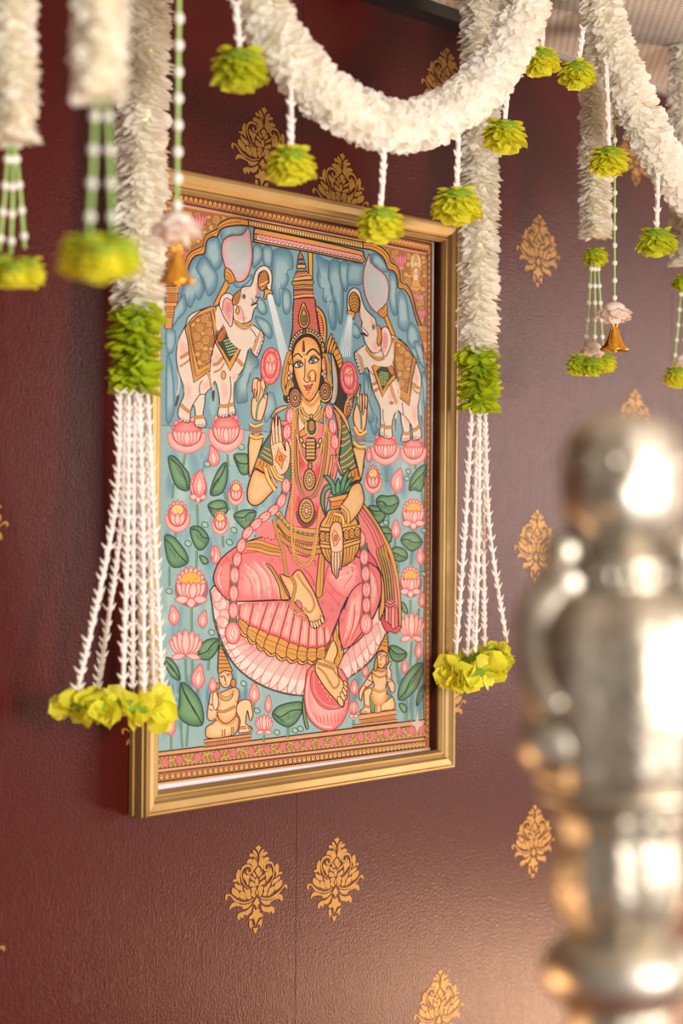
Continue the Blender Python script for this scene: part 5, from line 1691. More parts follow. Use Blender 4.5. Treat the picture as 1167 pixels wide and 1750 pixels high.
shp(ell(775, 805, 12, 22), (222, 120, 60), (120, 40, 30), 0.8)

# --- crown and face
SN()
shp([(675, 1000), (760, 1065), (830, 1190), (855, 1380), (842, 1590), (790, 1660), (745, 1520), (705, 1300), (680, 1100)], (226, 158, 76), INK, 1.4)
shp([(690, 1090), (760, 1180), (800, 1350), (790, 1520), (765, 1560), (720, 1300)], (206, 84, 62), INK, 1.0)
lines([[(705 + k * 6, 1140 + k * 42), (745 + k * 7, 1120 + k * 44)] for k in range(10)], (240, 180, 110), 1.0, False)
dots(along([(700, 1030), (790, 1130), (830, 1280), (838, 1450), (820, 1600)], 2.6), .8, 1.0, (120, 66, 36), 6)
cone = [(310, 890), (420, 868), (640, 862), (670, 1020), (692, 1200), (735, 1480), (765, 1640), (700, 1600), (600, 1460), (480, 1420), (380, 1460), (300, 1560), (240, 1680), (245, 1600), (285, 1400), (292, 1200)]
shp(cone, (190, 78, 66), INK, 1.4, n=2)
P0 = [(300 + 27 * i + (13 if j % 2 else 0), 905 + j * 34) for j in range(17) for i in range(15)]
P0 = [p for p in P0 if 305 - (p[1] - 890) * .03 < p[0] < 635 + (p[1] - 890) * .13 and (p[1] < 1400 - abs(p[0] - 480) * -.3)]
dots(P0, .75, 1.1, (238, 160, 130), 6)
dots([(a + 13, b + 4) for a, b in P0 if a < 640], .5, .7, (96, 36, 34), 5)
tiers = [([(305, 730), (460, 715), (620, 720), (636, 860), (470, 866), (310, 892)], (150, 72, 60)),
         ([(300, 660), (460, 640), (616, 640), (620, 720), (460, 715), (306, 730)], (234, 170, 84)),
         ([(285, 590), (450, 575), (625, 570), (635, 610), (618, 655), (460, 648), (300, 665), (280, 630)], (212, 146, 78)),
         ([(310, 528), (450, 505), (580, 490), (618, 560), (460, 570), (292, 590)], (236, 170, 82)),
         ([(350, 430), (440, 415), (520, 420), (582, 492), (450, 500), (312, 528)], (204, 104, 70)),
         ([(368, 378), (500, 372), (525, 422), (350, 432)], (120, 140, 150)),
         ([(365, 312), (430, 306), (495, 312), (507, 352), (490, 382), (430, 374), (368, 380), (355, 350)], (238, 166, 70)),
         ([(375, 226), (470, 222), (496, 310), (430, 300), (365, 308)], (84, 96, 108)),
         ([(407, 88), (440, 150), (472, 225), (430, 215), (375, 228), (385, 160)], (212, 108, 72))]
for p, c in tiers:
    shp(p, c, INK, 1.4, smooth=False)
line([(310, 800), (470, 770), (630, 780)], (220, 150, 100), 0.9); line([(312, 860), (470, 830), (634, 830)], (236, 176, 90), 2.2); line([(302, 700), (460, 682), (618, 682)], INK, 1.0)
dots([(320 + 24 * i, 765 + 20 * (i % 2)) for i in range(13)], 1.0, 1.6, (226, 150, 110), 6)
beads([(290, 622), (450, 606), (626, 602)], 2.4, .8, 1.4, (240, 190, 120)); line([(320, 515), (450, 488), (575, 480)], (170, 170, 176), 1.2)
line([(380, 270), (430, 262), (485, 268)], (150, 160, 170), 1.0)
shp([(463, 938), (525, 1060), (566, 1200), (545, 1325), (478, 1372), (408, 1330), (380, 1210), (408, 1070)], (234, 166, 76), INK, 1.4)
shp([(467, 1010), (515, 1110), (540, 1210), (520, 1300), (476, 1335), (428, 1300), (410, 1210), (430, 1110)], (198, 96, 62), INK, 0.9)
shp([(470, 1060), (505, 1140), (518, 1220), (505, 1280), (476, 1310), (445, 1280), (432, 1210), (445, 1130)], (236, 176, 90), INK, 0.9)
shp(ell(477, 1215, 24, 68), (70, 130, 96), INK, 0.9)
# face
SD()
face = [(385, 240), (412, 160), (460, 105), (510, 82), (560, 92), (610, 130), (642, 200), (660, 300), (656, 420), (640, 550), (605, 635), (562, 693), (520, 688), (465, 615), (420, 500), (395, 380)]
shp(face, (240, 190, 124), INK, 1.3, rim=(228, 146, 72), at_=(520, 400))
hairline = [(380, 250), (405, 165), (450, 110), (500, 80), (560, 85), (615, 125), (650, 205), (662, 290)]
line(hairline, (46, 32, 30), 4.4)
dots(along(hairline, 4.2), 2.2, 2.2, (46, 32, 30), 8)
hb = [(368, 215), (395, 135), (445, 75), (500, 48), (565, 55), (625, 100), (665, 180), (680, 250)]
line(hb, INK, 7.6); line(hb, (232, 166, 80), 1.6)
hb2 = [(360, 195), (388, 115), (440, 52), (495, 24), (565, 30), (630, 76), (672, 150), (690, 210)]
line(hb2, (66, 56, 50), 6.0)
beads(hb2, 5.2, 1.6, 1.8, (200, 200, 180))
shp(ell(495, 42, 14, 26), (160, 140, 130), INK, 1.2); line(ell(495, 42, 6, 12), (70, 60, 60), .8, True, True)
shp(ell(672, 190, 16, 50, 12, -.1), (226, 160, 80), INK, 1.1); dots([(672, 185)], 1.2, 2.6, INK, 8)
# features
line([(393, 280), (415, 255), (445, 250), (478, 288)], (50, 32, 28), [1.6] * 13, True, n=4)
line([(515, 262), (545, 220), (590, 206), (645, 262)], (50, 32, 28), 2.0)
shp([(398, 362), (420, 335), (450, 328), (484, 348), (462, 372), (425, 378)], (240, 232, 220), (50, 32, 28), 1.4)
shp(ell(446, 348, 15, 20), (140, 160, 164), (60, 50, 50), 1.0); dots([(446, 348)], 1.2, 1.7, (26, 22, 24), 8)
shp([(540, 330), (560, 300), (590, 285), (628, 308), (605, 330), (570, 340)], (240, 232, 220), (50, 32, 28), 1.4)
shp(ell(578, 312, 15, 20), (140, 160, 164), (60, 50, 50), 1.0); dots([(578, 312)], 1.2, 1.7, (26, 22, 24), 8)
line([(395, 352), (425, 322), (455, 315), (486, 345)], (60, 36, 30), 1.4); line([(536, 325), (560, 285), (590, 270), (640, 308)], (60, 36, 30), 1.5)
line([(400, 330), (430, 300), (470, 310)], (170, 100, 60), 0.8); line([(545, 285), (585, 255), (620, 280)], (170, 100, 60), 0.8)
line([(505, 300), (500, 400), (500, 460), (492, 485), (505, 510), (522, 520), (545, 505), (553, 480), (545, 462)], (110, 56, 36), 1.2)
grad([(510, 320), (530, 420), (540, 480), (520, 510), (508, 460)], (240, 190, 124), (228, 150, 90), mid=.4)
line(ell(572, 458, 34, 54, 16), (60, 40, 34), 1.8, True, True); line(ell(572, 458, 34, 54, 16), (214, 150, 70), .8, True, True)
dots([(598, 440), (602, 458), (600, 476), (602, 495), (602, 508)], 1.2, 1.4, (70, 50, 44), 7)
shp([(490, 548), (512, 552), (530, 545), (545, 548), (578, 532), (560, 560), (535, 568), (508, 565)], (222, 120, 100), (120, 40, 36), 1.0)
shp([(508, 568), (535, 570), (562, 560), (555, 585), (535, 597), (515, 590)], (226, 92, 82), (120, 40, 36), 0.9)
line([(525, 635), (540, 612), (552, 620)], (150, 80, 50), 0.9); dots([(577, 625)], .8, .9, (60, 40, 34))
line([(480, 650), (530, 680), (575, 668)], (210, 120, 70), 1.0)
shp([(489, 115), (500, 215), (490, 232), (480, 210)], (150, 50, 44), INK, 0.9)
dots([(494, 258)], 1.7, 2.2, (190, 50, 44), 8); dots([(494, 258)], .8, 1.0, (240, 180, 120), 6); dots([(501, 296)], .9, 1.1, (60, 30, 30), 6)


def earring(cx, cy, rx, ry):
    shp(ell(cx, cy, rx, ry, 20), (160, 92, 70), INK, 1.4)
    for k, c in ((.84, (226, 170, 120)), (.62, (206, 140, 100)), (.42, (226, 170, 120))):
        P = ell(cx, cy, rx * k, ry * k, 18)
        dots(P, rx * .085 / T_[2], ry * .08 / T_[2], c, 6)
        line(ell(cx, cy, rx * (k - .1), ry * (k - .1), 16), INK, .7, True, True)
    shp(ell(cx, cy, rx * .2, ry * .24), GOLD2, INK, .9)


for cx, cy, rx, ry in ((408, 665, 55, 88), (693, 605, 50, 80)):
    P = [(cx + (rx + 8) * math.cos(a), cy + (ry + 12) * math.sin(a)) for a in [math.pi * (k / 11) for k in range(12)]]
    dots(P, 2.2, 2.6, INK, 8); dots(P, 1.6, 2.0, GOLD2, 8)
    earring(cx, cy, rx, ry)


# --- two small attendants
def attendant(mir, hx, hy, s, pts):
    pass


SI()
SK2 = (244, 198, 150)
SR2 = (232, 160, 104)
shp([(428, 895), (825, 845), (815, 905), (432, 958)], (220, 150, 92), INK, 1.3, smooth=False)
lines([[(445 + k * 17, 925 - k * 2.2), (446 + k * 17, 955 - k * 2.2)] for k in range(22)], (120, 66, 40), 1.0, False)
line([(430, 922), (820, 872)], INK, 1.0, False)
shp([(440, 840), (450, 790), (500, 760), (540, 730), (700, 700), (715, 780), (680, 850), (560, 880), (460, 880)], SK2, INK, 1.2, rim=SR2)
shp([(690, 640), (720, 580), (770, 560), (815, 575), (830, 640), (836, 690), (815, 740), (800, 700), (790, 650), (775, 760), (822, 790), (825, 825), (740, 840), (715, 830), (730, 740), (710, 690)], SK2, INK, 1.2, rim=SR2, n=2)
shp([(490, 500), (470, 580), (455, 680), (465, 730), (500, 735), (540, 690), (545, 500)], SK2, INK, 1.1, rim=SR2)
shp([(545, 520), (600, 490), (680, 460), (720, 490), (715, 560), (700, 620), (690, 700), (620, 760), (560, 730), (535, 660), (550, 600)], SK2, INK, 1.1, rim=SR2)
shp([(510, 500), (530, 500), (548, 560), (545, 620), (520, 650), (500, 600), (500, 540)], (246, 206, 170), INK, 1.0)
shp([(560, 330), (640, 320), (662, 360), (655, 420), (625, 460), (585, 455), (555, 400)], SK2, INK, 1.1, rim=SR2)
shp([(565, 105), (585, 150), (620, 220), (650, 290), (660, 330), (600, 320), (548, 345), (545, 250), (550, 160)], (218, 148, 72), INK, 1.2)
lines([[(552, 170), (590, 175)], [(550, 200), (608, 205)], [(548, 230), (622, 235)], [(548, 265), (640, 262)], [(548, 300), (650, 295)], [(555, 140), (580, 145)]], (110, 58, 34), 1.1)
shp(ell(672, 425, 22, 36), (206, 130, 70), INK, 1.0); shp(ell(545, 450, 14, 30), (206, 130, 70), INK, .9)
lines([[(565, 375), (580, 362), (597, 370)], [(615, 360), (632, 348), (650, 356)], [(600, 370), (606, 410), (616, 412)]], INK, 1.0)
dots([(580, 378), (632, 364)], 1.2, 1.1, (40, 30, 30), 7); line([(600, 435), (620, 430)], (190, 70, 60), 1.6); dots([(605, 338)], .9, 1.0, (180, 50, 40), 6)
beads([(550, 500), (590, 540), (640, 535), (675, 490)], 2.4, 1.1, 1.4, GOLD); beads([(555, 540), (600, 570), (650, 555), (675, 510)], 2.6, 1.0, 1.2, (206, 140, 80))
line([(535, 655), (600, 660), (690, 615)], INK, 5.0); line([(535, 655), (600, 660), (690, 615)], (206, 140, 70), 3.4)
line([(530, 710), (580, 765), (650, 765), (690, 720)], INK, 3.6); line([(530, 710), (580, 765), (650, 765), (690, 720)], GOLD, 2.2)
for q in ([(470, 595), (500, 610)], [(470, 640), (500, 655)], [(690, 580), (730, 570)], [(725, 790), (780, 785)], [(720, 805), (785, 800)], [(580, 810), (582, 870)], [(600, 805), (602, 868)]):
    line(q, (150, 84, 50), 1.4, False)
for k in range(5):
    shp(ell(665, 795 + k * 14, 10, 8), SK2, INK, .7); shp(ell(800 + k * 6, 792 + k * 7, 8, 9), SK2, INK, .6)
S1(); bud(363, 1170, 14, 26)
SJ()
shp([(255, 885), (570, 840), (568, 885), (260, 925)], (226, 156, 98), INK, 1.2, smooth=False)
shp([(260, 925), (560, 880), (560, 925), (265, 965)], (222, 146, 82), INK, 1.2, smooth=False)
shp([(200, 968), (580, 920), (580, 940), (200, 985)], (226, 160, 106), INK, 1.0, smooth=False)
lines([[(275 + k * 15, 930 - k * 2), (283 + k * 15, 955 - k * 2)] for k in range(19)], (130, 74, 44), 1.0, False)
shp([(265, 850), (300, 820), (298, 720), (305, 680), (360, 660), (375, 740), (355, 850), (350, 870), (280, 878)], SK2, INK, 1.2, rim=SR2)
shp([(385, 800), (480, 770), (520, 720), (550, 760), (558, 810), (540, 840), (460, 850), (400, 868)], SK2, INK, 1.2, rim=SR2)
shp([(360, 700), (350, 800), (360, 860), (385, 860), (395, 800), (440, 800), (500, 760), (530, 730), (500, 710)], (120, 142, 84), INK, .9)
shp([(370, 520), (340, 560), (300, 620), (262, 680), (258, 740), (275, 770), (285, 720), (310, 660), (370, 620)], SK2, INK, 1.2, rim=SR2, n=2)
shp([(370, 510), (420, 490), (490, 500), (520, 540), (480, 640), (490, 700), (460, 790), (400, 790), (360, 700), (385, 640), (365, 580)], SK2, INK, 1.1, rim=SR2)
shp([(480, 560), (500, 560), (550, 620), (555, 680), (530, 700), (505, 650)], SK2, INK, 1.1, rim=SR2)
shp([(490, 480), (520, 440), (530, 450), (510, 490), (528, 530), (515, 590), (490, 560)], (246, 206, 170), INK, 1.0)
shp([(412, 365), (480, 360), (498, 400), (480, 460), (445, 500), (415, 480), (408, 420)], SK2, INK, 1.1, rim=SR2)
shp([(485, 200), (497, 260), (500, 340), (490, 375), (450, 345), (405, 365), (425, 320), (455, 260)], (222, 154, 76), INK, 1.2)
lines([[(475, 230), (492, 235)], [(465, 250), (495, 258)], [(455, 275), (497, 282)], [(440, 305), (498, 312)]], (110, 58, 34), 1.0)
shp([(405, 400), (390, 430), (380, 500), (400, 520), (412, 470)], (206, 150, 90), INK, 1.0); shp(ell(492, 425, 12, 40), (206, 150, 90), INK, .9)
lines([[(415, 385), (428, 372), (440, 385)], [(452, 395), (468, 385), (480, 400)], [(445, 390), (435, 425), (440, 432)]], INK, .9)
dots([(427, 388), (464, 404)], 1.1, 1.2, (40, 60, 60), 7); line([(425, 462), (445, 464)], (190, 70, 60), 1.5); dots([(449, 370)], .8, 1.2, (180, 50, 40), 6)
beads([(375, 540), (420, 570), (470, 560), (490, 530)], 2.4, 1.1, 1.3, GOLD); beads([(410, 510), (440, 525), (475, 510)], 2.2, .9, 1, GOLD)
line([(368, 660), (420, 690), (490, 670)], INK, 4.4); line([(368, 660), (420, 690), (490, 670)], GOLD, 3.0)
line([(360, 715), (395, 790), (450, 795), (495, 720)], INK, 3.6); line([(360, 715), (395, 790), (450, 795), (495, 720)], GOLD, 2.2)
for q in ([(298, 800), (345, 810)], [(296, 815), (345, 825)], [(330, 590), (365, 610)], [(300, 640), (335, 665)], [(440, 800), (440, 850)], [(495, 610), (535, 600)]):
    line(q, (150, 84, 50), 1.4, False)
for k in range(4):
    shp(ell(275 + k * 15, 860 + (k % 2) * 4, 8, 9), SK2, INK, .6); shp(ell(398, 815 + k * 14, 9, 8), SK2, INK, .6)
dots([(405, 605), (462, 615), (408, 718)], .7, .8, (150, 84, 50), 5)
# pale four-pointed star printed near the lower right corner
S1()
poly([(712.5, 1219), (715, 1232), (724, 1238), (715, 1243), (712.5, 1254), (710, 1243), (702, 1238), (710, 1232)], (206, 190, 176), False)
# top surface of the small leaves that overlap the seat
LAYERS = LAY[0]


# ------------------------------------------------------------------ bake the shapes into one sheet
def paint_material():
    m = bpy.data.materials.new('painted_print')
    m.use_nodes = True
    nt = m.node_tree
    b = nt.nodes['Principled BSDF']
    a = nt.nodes.new('ShaderNodeAttribute')
    a.attribute_name = 'paint'
    tc = nt.nodes.new('ShaderNodeTexCoord')
    n = nt.nodes.new('ShaderNodeTexNoise')
    n.inputs['Scale'].default_value = 90
    n.inputs['Detail'].default_value = 5
    nt.links.new(tc.outputs['Object'], n.inputs['Vector'])
    mr = nt.nodes.new('ShaderNodeMapRange')
    mr.inputs['To Min'].default_value = 0.70
    mr.inputs['To Max'].default_value = 0.88
    nt.links.new(n.outputs['Fac'], mr.inputs['Value'])
    vm = nt.nodes.new('ShaderNodeVectorMath')
    vm.operation = 'SCALE'
    nt.links.new(a.outputs['Color'], vm.inputs[0])
    nt.links.new(mr.outputs['Result'], vm.inputs['Scale'])
    nt.links.new(vm.outputs[0], b.inputs['Base Color'])
    b.inputs['Roughness'].default_value = 0.5
    b.inputs['Specular IOR Level'].default_value = 0.15
    return m


me = bpy.data.meshes.new('painting')
me.from_pydata(PV, [], PF)
me.materials.append(paint_material())
ca = me.attributes.new('paint', 'FLOAT_COLOR', 'POINT')
ca.data.foreach_set('color', np.array([(c[0], c[1], c[2], 1.0) for c in PC], dtype=np.float32).ravel())
me.update()
b_ = MB(); b_.box(-0.284, 0.2945, YP - 0.0002, YP + 0.0012, 1.2032, 1.9455)
sheet = b_.build('print_sheet', M_PAPER, pic, loc=PO)
obj('painting', me, sheet, label='painted goddess with two white elephants, lotuses and a gold border')
print('paint layers', LAYERS, 'verts', len(PV))

# ------------------------------------------------------------------ flowers
M_WHITE = mat('jasmine_petal', (255, 253, 248), 0.6, spec=0.25, rgb2=(254, 250, 239), vscale=60, trans=0.42)
M_CREAM_P = mat('cream_petal', (255, 253, 248), 0.6, spec=0.25, rgb2=(254, 249, 236), vscale=60, trans=0.45)
M_CORE = mat('garland_core', (250, 238, 200), 0.8)
M_BUD = mat('tuberose_bud', (254, 249, 246), 0.5, spec=0.3, rgb2=(250, 238, 230), vscale=50, trans=0.25)
M_LIME = mat('lime_petal', (240, 236, 72), 0.45, spec=0.35, rgb2=(204, 216, 50), vscale=45, trans=0.3)
M_LEAF = mat('green_leaf_petal', (216, 224, 46), 0.42, spec=0.4, rgb2=(170, 196, 32), vscale=40, trans=0.3)
M_YELL = mat('yellow_green_petal', (250, 242, 84), 0.45, spec=0.35, rgb2=(228, 228, 54), vscale=45, trans=0.3)
M_STEM = mat('green_string', (166, 200, 116), 0.5)
M_BEAD = mat('white_bead', (240, 236, 224), 0.35, trans=0.15)
M_BLUSH = mat('blush_petal', (254, 245, 238), 0.55, rgb2=(252, 234, 225), vscale=60, trans=0.35)
M_BRASS = mat('brass', (255, 200, 92), 0.2, 1.0, rgb2=(250, 184, 70), vscale=80)
M_DARKG = mat('green_core', (120, 150, 30), 0.8)


def petal_grid(L, Wd, cup, curl, nu=3, nv=4, tip=0.35, base=0.45):
    """petal growing along +z from the origin, facing +y"""
    v, f = [], []
    for j in range(nv + 1):
        t = j / nv
        w = Wd * (base + (1 - base) * math.sin(min(t * 1.25, 1) * math.pi / 2)) * (1 - (1 - tip) * max(0, (t - .55) / .45) ** 2)
        for i in range(nu + 1):
            u = 2 * i / nu - 1
            v.append((u * w / 2, cup * (1 - u * u) * Wd * -1 * math.sin(t * math.pi) + curl * L * t * t, t * L))
    for j in range(nv):
        for i in range(nu):
            a = j * (nu + 1) + i
            f.append((a, a + 1, a + nu + 2, a + nu + 1))
    return v, f


PET_W = petal_grid(1.0, 0.95, 0.22, 0.10, 2, 3, tip=0.45)
PET_L = petal_grid(1.0, 0.9, 0.25, 0.16, 2, 4, tip=0.12)
PET_R = petal_grid(1.0, 1.0, 0.25, -0.12, 2, 3, tip=0.6)


def frame_mat(pos, d, nrm, sx, sy=None, sz=None):
    """matrix with local z along d, local y about nrm"""
    d = d / (np.linalg.norm(d) + 1e-12)
    x = np.cross(nrm, d)
    x /= np.linalg.norm(x) + 1e-12
    y = np.cross(d, x)
    sy = sy or sx
    sz = sz or sx
    return np.array([[x[0] * sx, y[0] * sy, d[0] * sz, pos[0]], [x[1] * sx, y[1] * sy, d[1] * sz, pos[1]], [x[2] * sx, y[2] * sy, d[2] * sz, pos[2]], [0, 0, 0, 1]])


def join(mats, pet, name, m, parent, kind='stuff', smooth=True):
    V0 = np.array(pet[0])
    F0 = np.array(pet[1])
    n = len(V0)
    V = np.concatenate([V0 @ M[:3, :3].T + M[:3, 3] for M in mats])
    F = np.concatenate([F0 + n * k for k in range(len(mats))])
    me = bpy.data.meshes.new(name)
    me.vertices.add(len(V))
    me.vertices.foreach_set('co', V.astype(np.float32).ravel())
    nf = len(F)
    me.loops.add(nf * 4)
    me.polygons.add(nf)
    me.polygons.foreach_set('loop_start', np.arange(nf) * 4)
    me.polygons.foreach_set('loop_total', np.full(nf, 4))
    me.loops.foreach_set('vertex_index', F.ravel())
    me.update(calc_edges=True)
    me.polygons.foreach_set('use_smooth', [smooth] * nf)
    me.materials.append(m)
    me.update()
    return obj(name, me, parent, kind=kind)


SHARED = {}


def singles(mats, pet, key, name, m, parent):
    """each petal an object of its own, all sharing one mesh"""
    k = (key, m.name)
    if k not in SHARED:
        SHARED[k] = mesh(name, pet[0], pet[1], m, True)
    me = SHARED[k]
    for M in mats:
        o = obj(name, me, parent)
        o.matrix_local = Matrix([list(r) for r in M])


def petals(mats, pet, key, name, m, parent, origin, limit=300):
    """the petals that face the camera singly (up to the limit), the rest joined"""
    sc = []
    for M in mats:
        w = M[:3, 3] + origin
        v = CAM - w
        v /= np.linalg.norm(v)
        d = M[:3, 2] / np.linalg.norm(M[:3, 2])
        sc.append(float(v @ d))
    order = np.argsort(sc)[::-1]
    if limit <= 0:
        join(mats, pet, name, m, parent)
        return
    singles([mats[i] for i in order[:limit]], pet, key, name, m, parent)
    rest = [mats[i] for i in order[limit:]]
    if rest:
        join(rest, pet, name, m, parent)


def resample(path, step):
    q = [np.array(p, float) for p in path]
    out, acc = [], 0.0
    for i in range(len(q) - 1):
        d = np.linalg.norm(q[i + 1] - q[i])
        while acc <= d:
            out.append(q[i] + (q[i + 1] - q[i]) * acc / d)
            acc += step
        acc -= d
    return out


def rope_mats(path, R, step, n, size, rnd, droop=0.5, wide=1.0, rbase=0.45, jit=0.22, face=1.0):
    pts = resample(path, step)
    mats = []
    for i, p in enumerate(pts):
        t = pts[min(i + 1, len(pts) - 1)] - pts[max(i - 1, 0)]
        t = t / (np.linalg.norm(t) + 1e-12)
        a = np.cross(t, np.array([0.2, 0.9, 0.37]))
        a /= np.linalg.norm(a)
        b = np.cross(t, a)
        ph = i * 2.399
        for j in range(n):
            w = ph + 2 * math.pi * j / n + rnd.uniform(-.18, .18)
            r = a * math.cos(w) + b * math.sin(w)
            s = size * rnd.uniform(.8, 1.2)
            d = r + t * (droop + rnd.uniform(-jit, jit)) + np.array([rnd.uniform(-.15, .15) for _ in range(3)])
            nr = r * face - t * .5 + np.array([rnd.uniform(-.6, .6) for _ in range(3)])
            mats.append(frame_mat(p + r * R * rbase * rnd.uniform(.9, 1.1), d, nr, s * wide, s, s))
    return mats


def dn(n=8):
    return n


def bud_string(path, r, step, blen, rnd, name, m, parent, nb=2):
    """white stitched string of little pointed buds standing out like barbs"""
    b = MB()
    b.tube(path, r, 6)
    for i, p in enumerate(resample(path, step)):
        a0 = (i % 2) * 0.5 + rnd.uniform(-.3, .3)
        for k in range(nb):
            w = a0 + 2 * math.pi * k / nb
            dirv = np.array([math.cos(w) * .80 + 0.0, math.sin(w) * .62, 0.42 + rnd.uniform(-.1, .2)])
            dirv /= np.linalg.norm(dirv)
            s = blen * rnd.uniform(.8, 1.2)
            tip = p + dirv * s + np.array([0, 0, s * .25])
            b.tube([p, p + dirv * s * .55, tip], [r * .8, r * .62, r * .12], 5, False)
    return b.build(name, m, parent, True)


def flower_ball(parent, c, R, rnd, m, flat=0.78, rows=((0.15, 5, .8), (0.5, 8, .9), (0.85, 11, .95), (1.2, 12, .88), (1.55, 12, .74), (1.95, 10, .62), (2.45, 7, .6)), name='petal', limit=400, origin=None, core=M_DARKG, pet=None, key='ball'):
    """hanging dahlia-like flower, seen from the side: petals in rows round a core, opening downward"""
    mats = []
    for th, n, s in rows:
        for j in range(n):
            w = 2 * math.pi * (j + rnd.uniform(-.2, .2)) / n + th * 3
            d = np.array([math.sin(th) * math.cos(w), math.sin(th) * math.sin(w), -math.cos(th) * flat])
            r = np.array([math.sin(th) * math.cos(w), math.sin(th) * math.sin(w), -math.cos(th)])
            pos = np.array(c) + np.array([r[0], r[1], r[2] * flat]) * R * .45
            dd = d * np.array([1, 1, .15 if th > 2 else 1.0]) + np.array([0, 0, -.45 if 1 < th < 2 else 0.0]) + np.array([rnd.uniform(-.15, .15) for _ in range(3)])
            L = R * s * rnd.uniform(.62, .76)
            mats.append(frame_mat(pos, dd, np.array([0, 0, 1.0]) + r * .9 if th > .4 else np.array([1.0, 0, 0]), L * 1.1, L, L))
    if limit > 0:
        singles(mats, pet or PET_R, key, name, m, parent)
    else:
        join(mats, pet or PET_R, name, m, parent, None)
    b = MB()
    b.ball(c, R * .58, R * .58, R * .5 * flat, 12, 8)
    b.build('flower_core', core, parent, True)


def arr(*p):
    return np.array(p, float)


def rel(P, o):
    return [np.array(p) - o for p in P]


# ------------------------------------------------------------------ long tassel garlands either side of the picture
def tassel_garland(name, label, y, top_px, pts_px, gtop, gbot, R, strings, ring, seed, group, petal_limit):
    rnd = random.Random(seed)
    path = [at(px, py, y) for px, py in pts_px]
    up = path[0] + (path[0] - path[1]) / np.linalg.norm(path[0] - path[1]) * 0.01
    up[2] = CEIL
    path = [up] + path
    o = arr(path[0][0], y, CEIL)
    root = thing(name, o, label, 'garland', group)
    P = rel(path, o)
    b = MB(); b.tube(P, R * .5, 10)
    b.build('core', M_CORE, root, True)
    petals(rope_mats(P, R, 0.0062, 14, R * .6, rnd, 0.75, 1.0, .56), PET_W, 'white', 'white_petal', M_CREAM_P, root, o, petal_limit)
    G = rel(catmull([at(px, py, y) for px, py in (gtop, ((gtop[0] + gbot[0]) / 2, (gtop[1] + gbot[1]) / 2), gbot)], False, 4), o)
    b = MB(); b.tube(G, R * .5, 10)
    b.build('green_core', M_DARKG, root, True)
    gm = rope_mats(G, R * 1.02, 0.0085, 12, R * .68, rnd, 0.55, 1.0, .5, .35)
    petals(gm, PET_L, 'leaf', 'green_petal', M_LEAF, root, o, 300)
    # strings of buds spreading to the ring of leaves
    for (x0, y0, xm, ym, x1, y1, dy) in strings:
        pth = catmull([at(x0, y0, y + dy * .3), at(xm, ym, y + dy * .7), at(x1, y1, y + dy)], False, 10)
        bud_string(rel(pth, o), 0.0029, 0.0090, 0.0105, rnd, 'bud_string', M_BUD, root)
    cx, cy, rx, tilt, tube, nl = ring
    c = at(cx, cy, y) - o
    mats = []
    for k in range(nl):
        w = 2 * math.pi * (k + rnd.uniform(-.4, .4)) / nl
        base = c + arr(rx * math.cos(w) , rx * .55 * math.sin(w), tilt * math.cos(w))
        for q in range(3):
            d = arr(math.cos(w) * .6 + rnd.uniform(-.9, .9), math.sin(w) * .6 + rnd.uniform(-.9, .9), rnd.uniform(-1.0, .95))
            s = tube * rnd.uniform(.95, 1.45)
            mats.append(frame_mat(base + arr(*(rnd.uniform(-.3, .3) * tube for _ in range(3))), d, arr(rnd.uniform(-1, 1), rnd.uniform(-1, 1), rnd.uniform(-.3, 1)), s * 1.15, s, s))
    petals(mats, PET_R, 'ringleaf', 'leaf_petal', M_YELL, root, o, 300)
    b = MB(); b.tube([c + arr(rx * math.cos(a), rx * .55 * math.sin(a), tilt * math.cos(a)) for a in [2 * math.pi * k / 24 for k in range(25)]], tube * .42, 8, False)
    b.build('ring_core', M_DARKG, root, True)
    return root


YG = -0.105
tassel_garland('tassel_garland', 'long tasselled garland with green band hanging over the left edge of the frame', YG, None,
               [(247, 0), (246, 100), (243, 250), (240, 400), (236, 530)], (234, 520), (230, 668), 0.0292,
               [(205, 672, 195, 880, 133, 1178, -.02), (212, 672, 206, 900, 166, 1178, .02), (220, 674, 218, 900, 210, 1176, -.03), (229, 676, 228, 900, 226, 1176, .03),
                (238, 676, 244, 900, 246, 1185, -.035), (246, 675, 254, 900, 262, 1180, .02), (252, 672, 262, 880, 277, 1180, -.01), (232, 678, 238, 920, 240, 1180, .04)],
               (197, 1205, 0.058, -0.004, 0.019, 34), 11, 'tassel garlands beside the picture', 300)
tassel_garland('tassel_garland', 'long tasselled garland with green band hanging over the right edge of the frame', YG, None,
               [(820, 0), (820, 150), (819, 300), (818, 450), (817, 595)], (817, 592), (817, 700), 0.0278,
               [(806, 708, 795, 900, 779, 1118, -.015), (813, 710, 810, 900, 798, 1122, .02), (819, 712, 818, 900, 812, 1115, -.02), (824, 712, 826, 900, 828, 1105, .015), (829, 708, 836, 900, 866, 1098, -.01), (816, 712, 816, 950, 806, 1112, .03)],
               (815, 1136, 0.046, 0.014, 0.019, 36), 23, 'tassel garlands beside the picture', 300)

# ------------------------------------------------------------------ swags
YS = -0.315


def swag(label, pts_px, y, R, seed, limit, cat='garland'):
    rnd = random.Random(seed)
    W_ = [at(px, py, y) for px, py in pts_px]
    path = catmull(W_, False, 10)
    o = arr(path[0][0], y, CEIL)
    root = thing('swag_garland', o, label, cat, 'swag garlands hung below the ceiling')
    P = rel(path, o)
    b = MB(); b.tube(P, R * .5, 10)
    b.build('core', M_CORE, root, True)
    mats = rope_mats(P, R, 0.0058, 16, R * .52, rnd, 0.45, 1.0, .6)
    petals(mats, PET_W, 'white', 'white_petal', M_WHITE, root, o, limit)
    return root


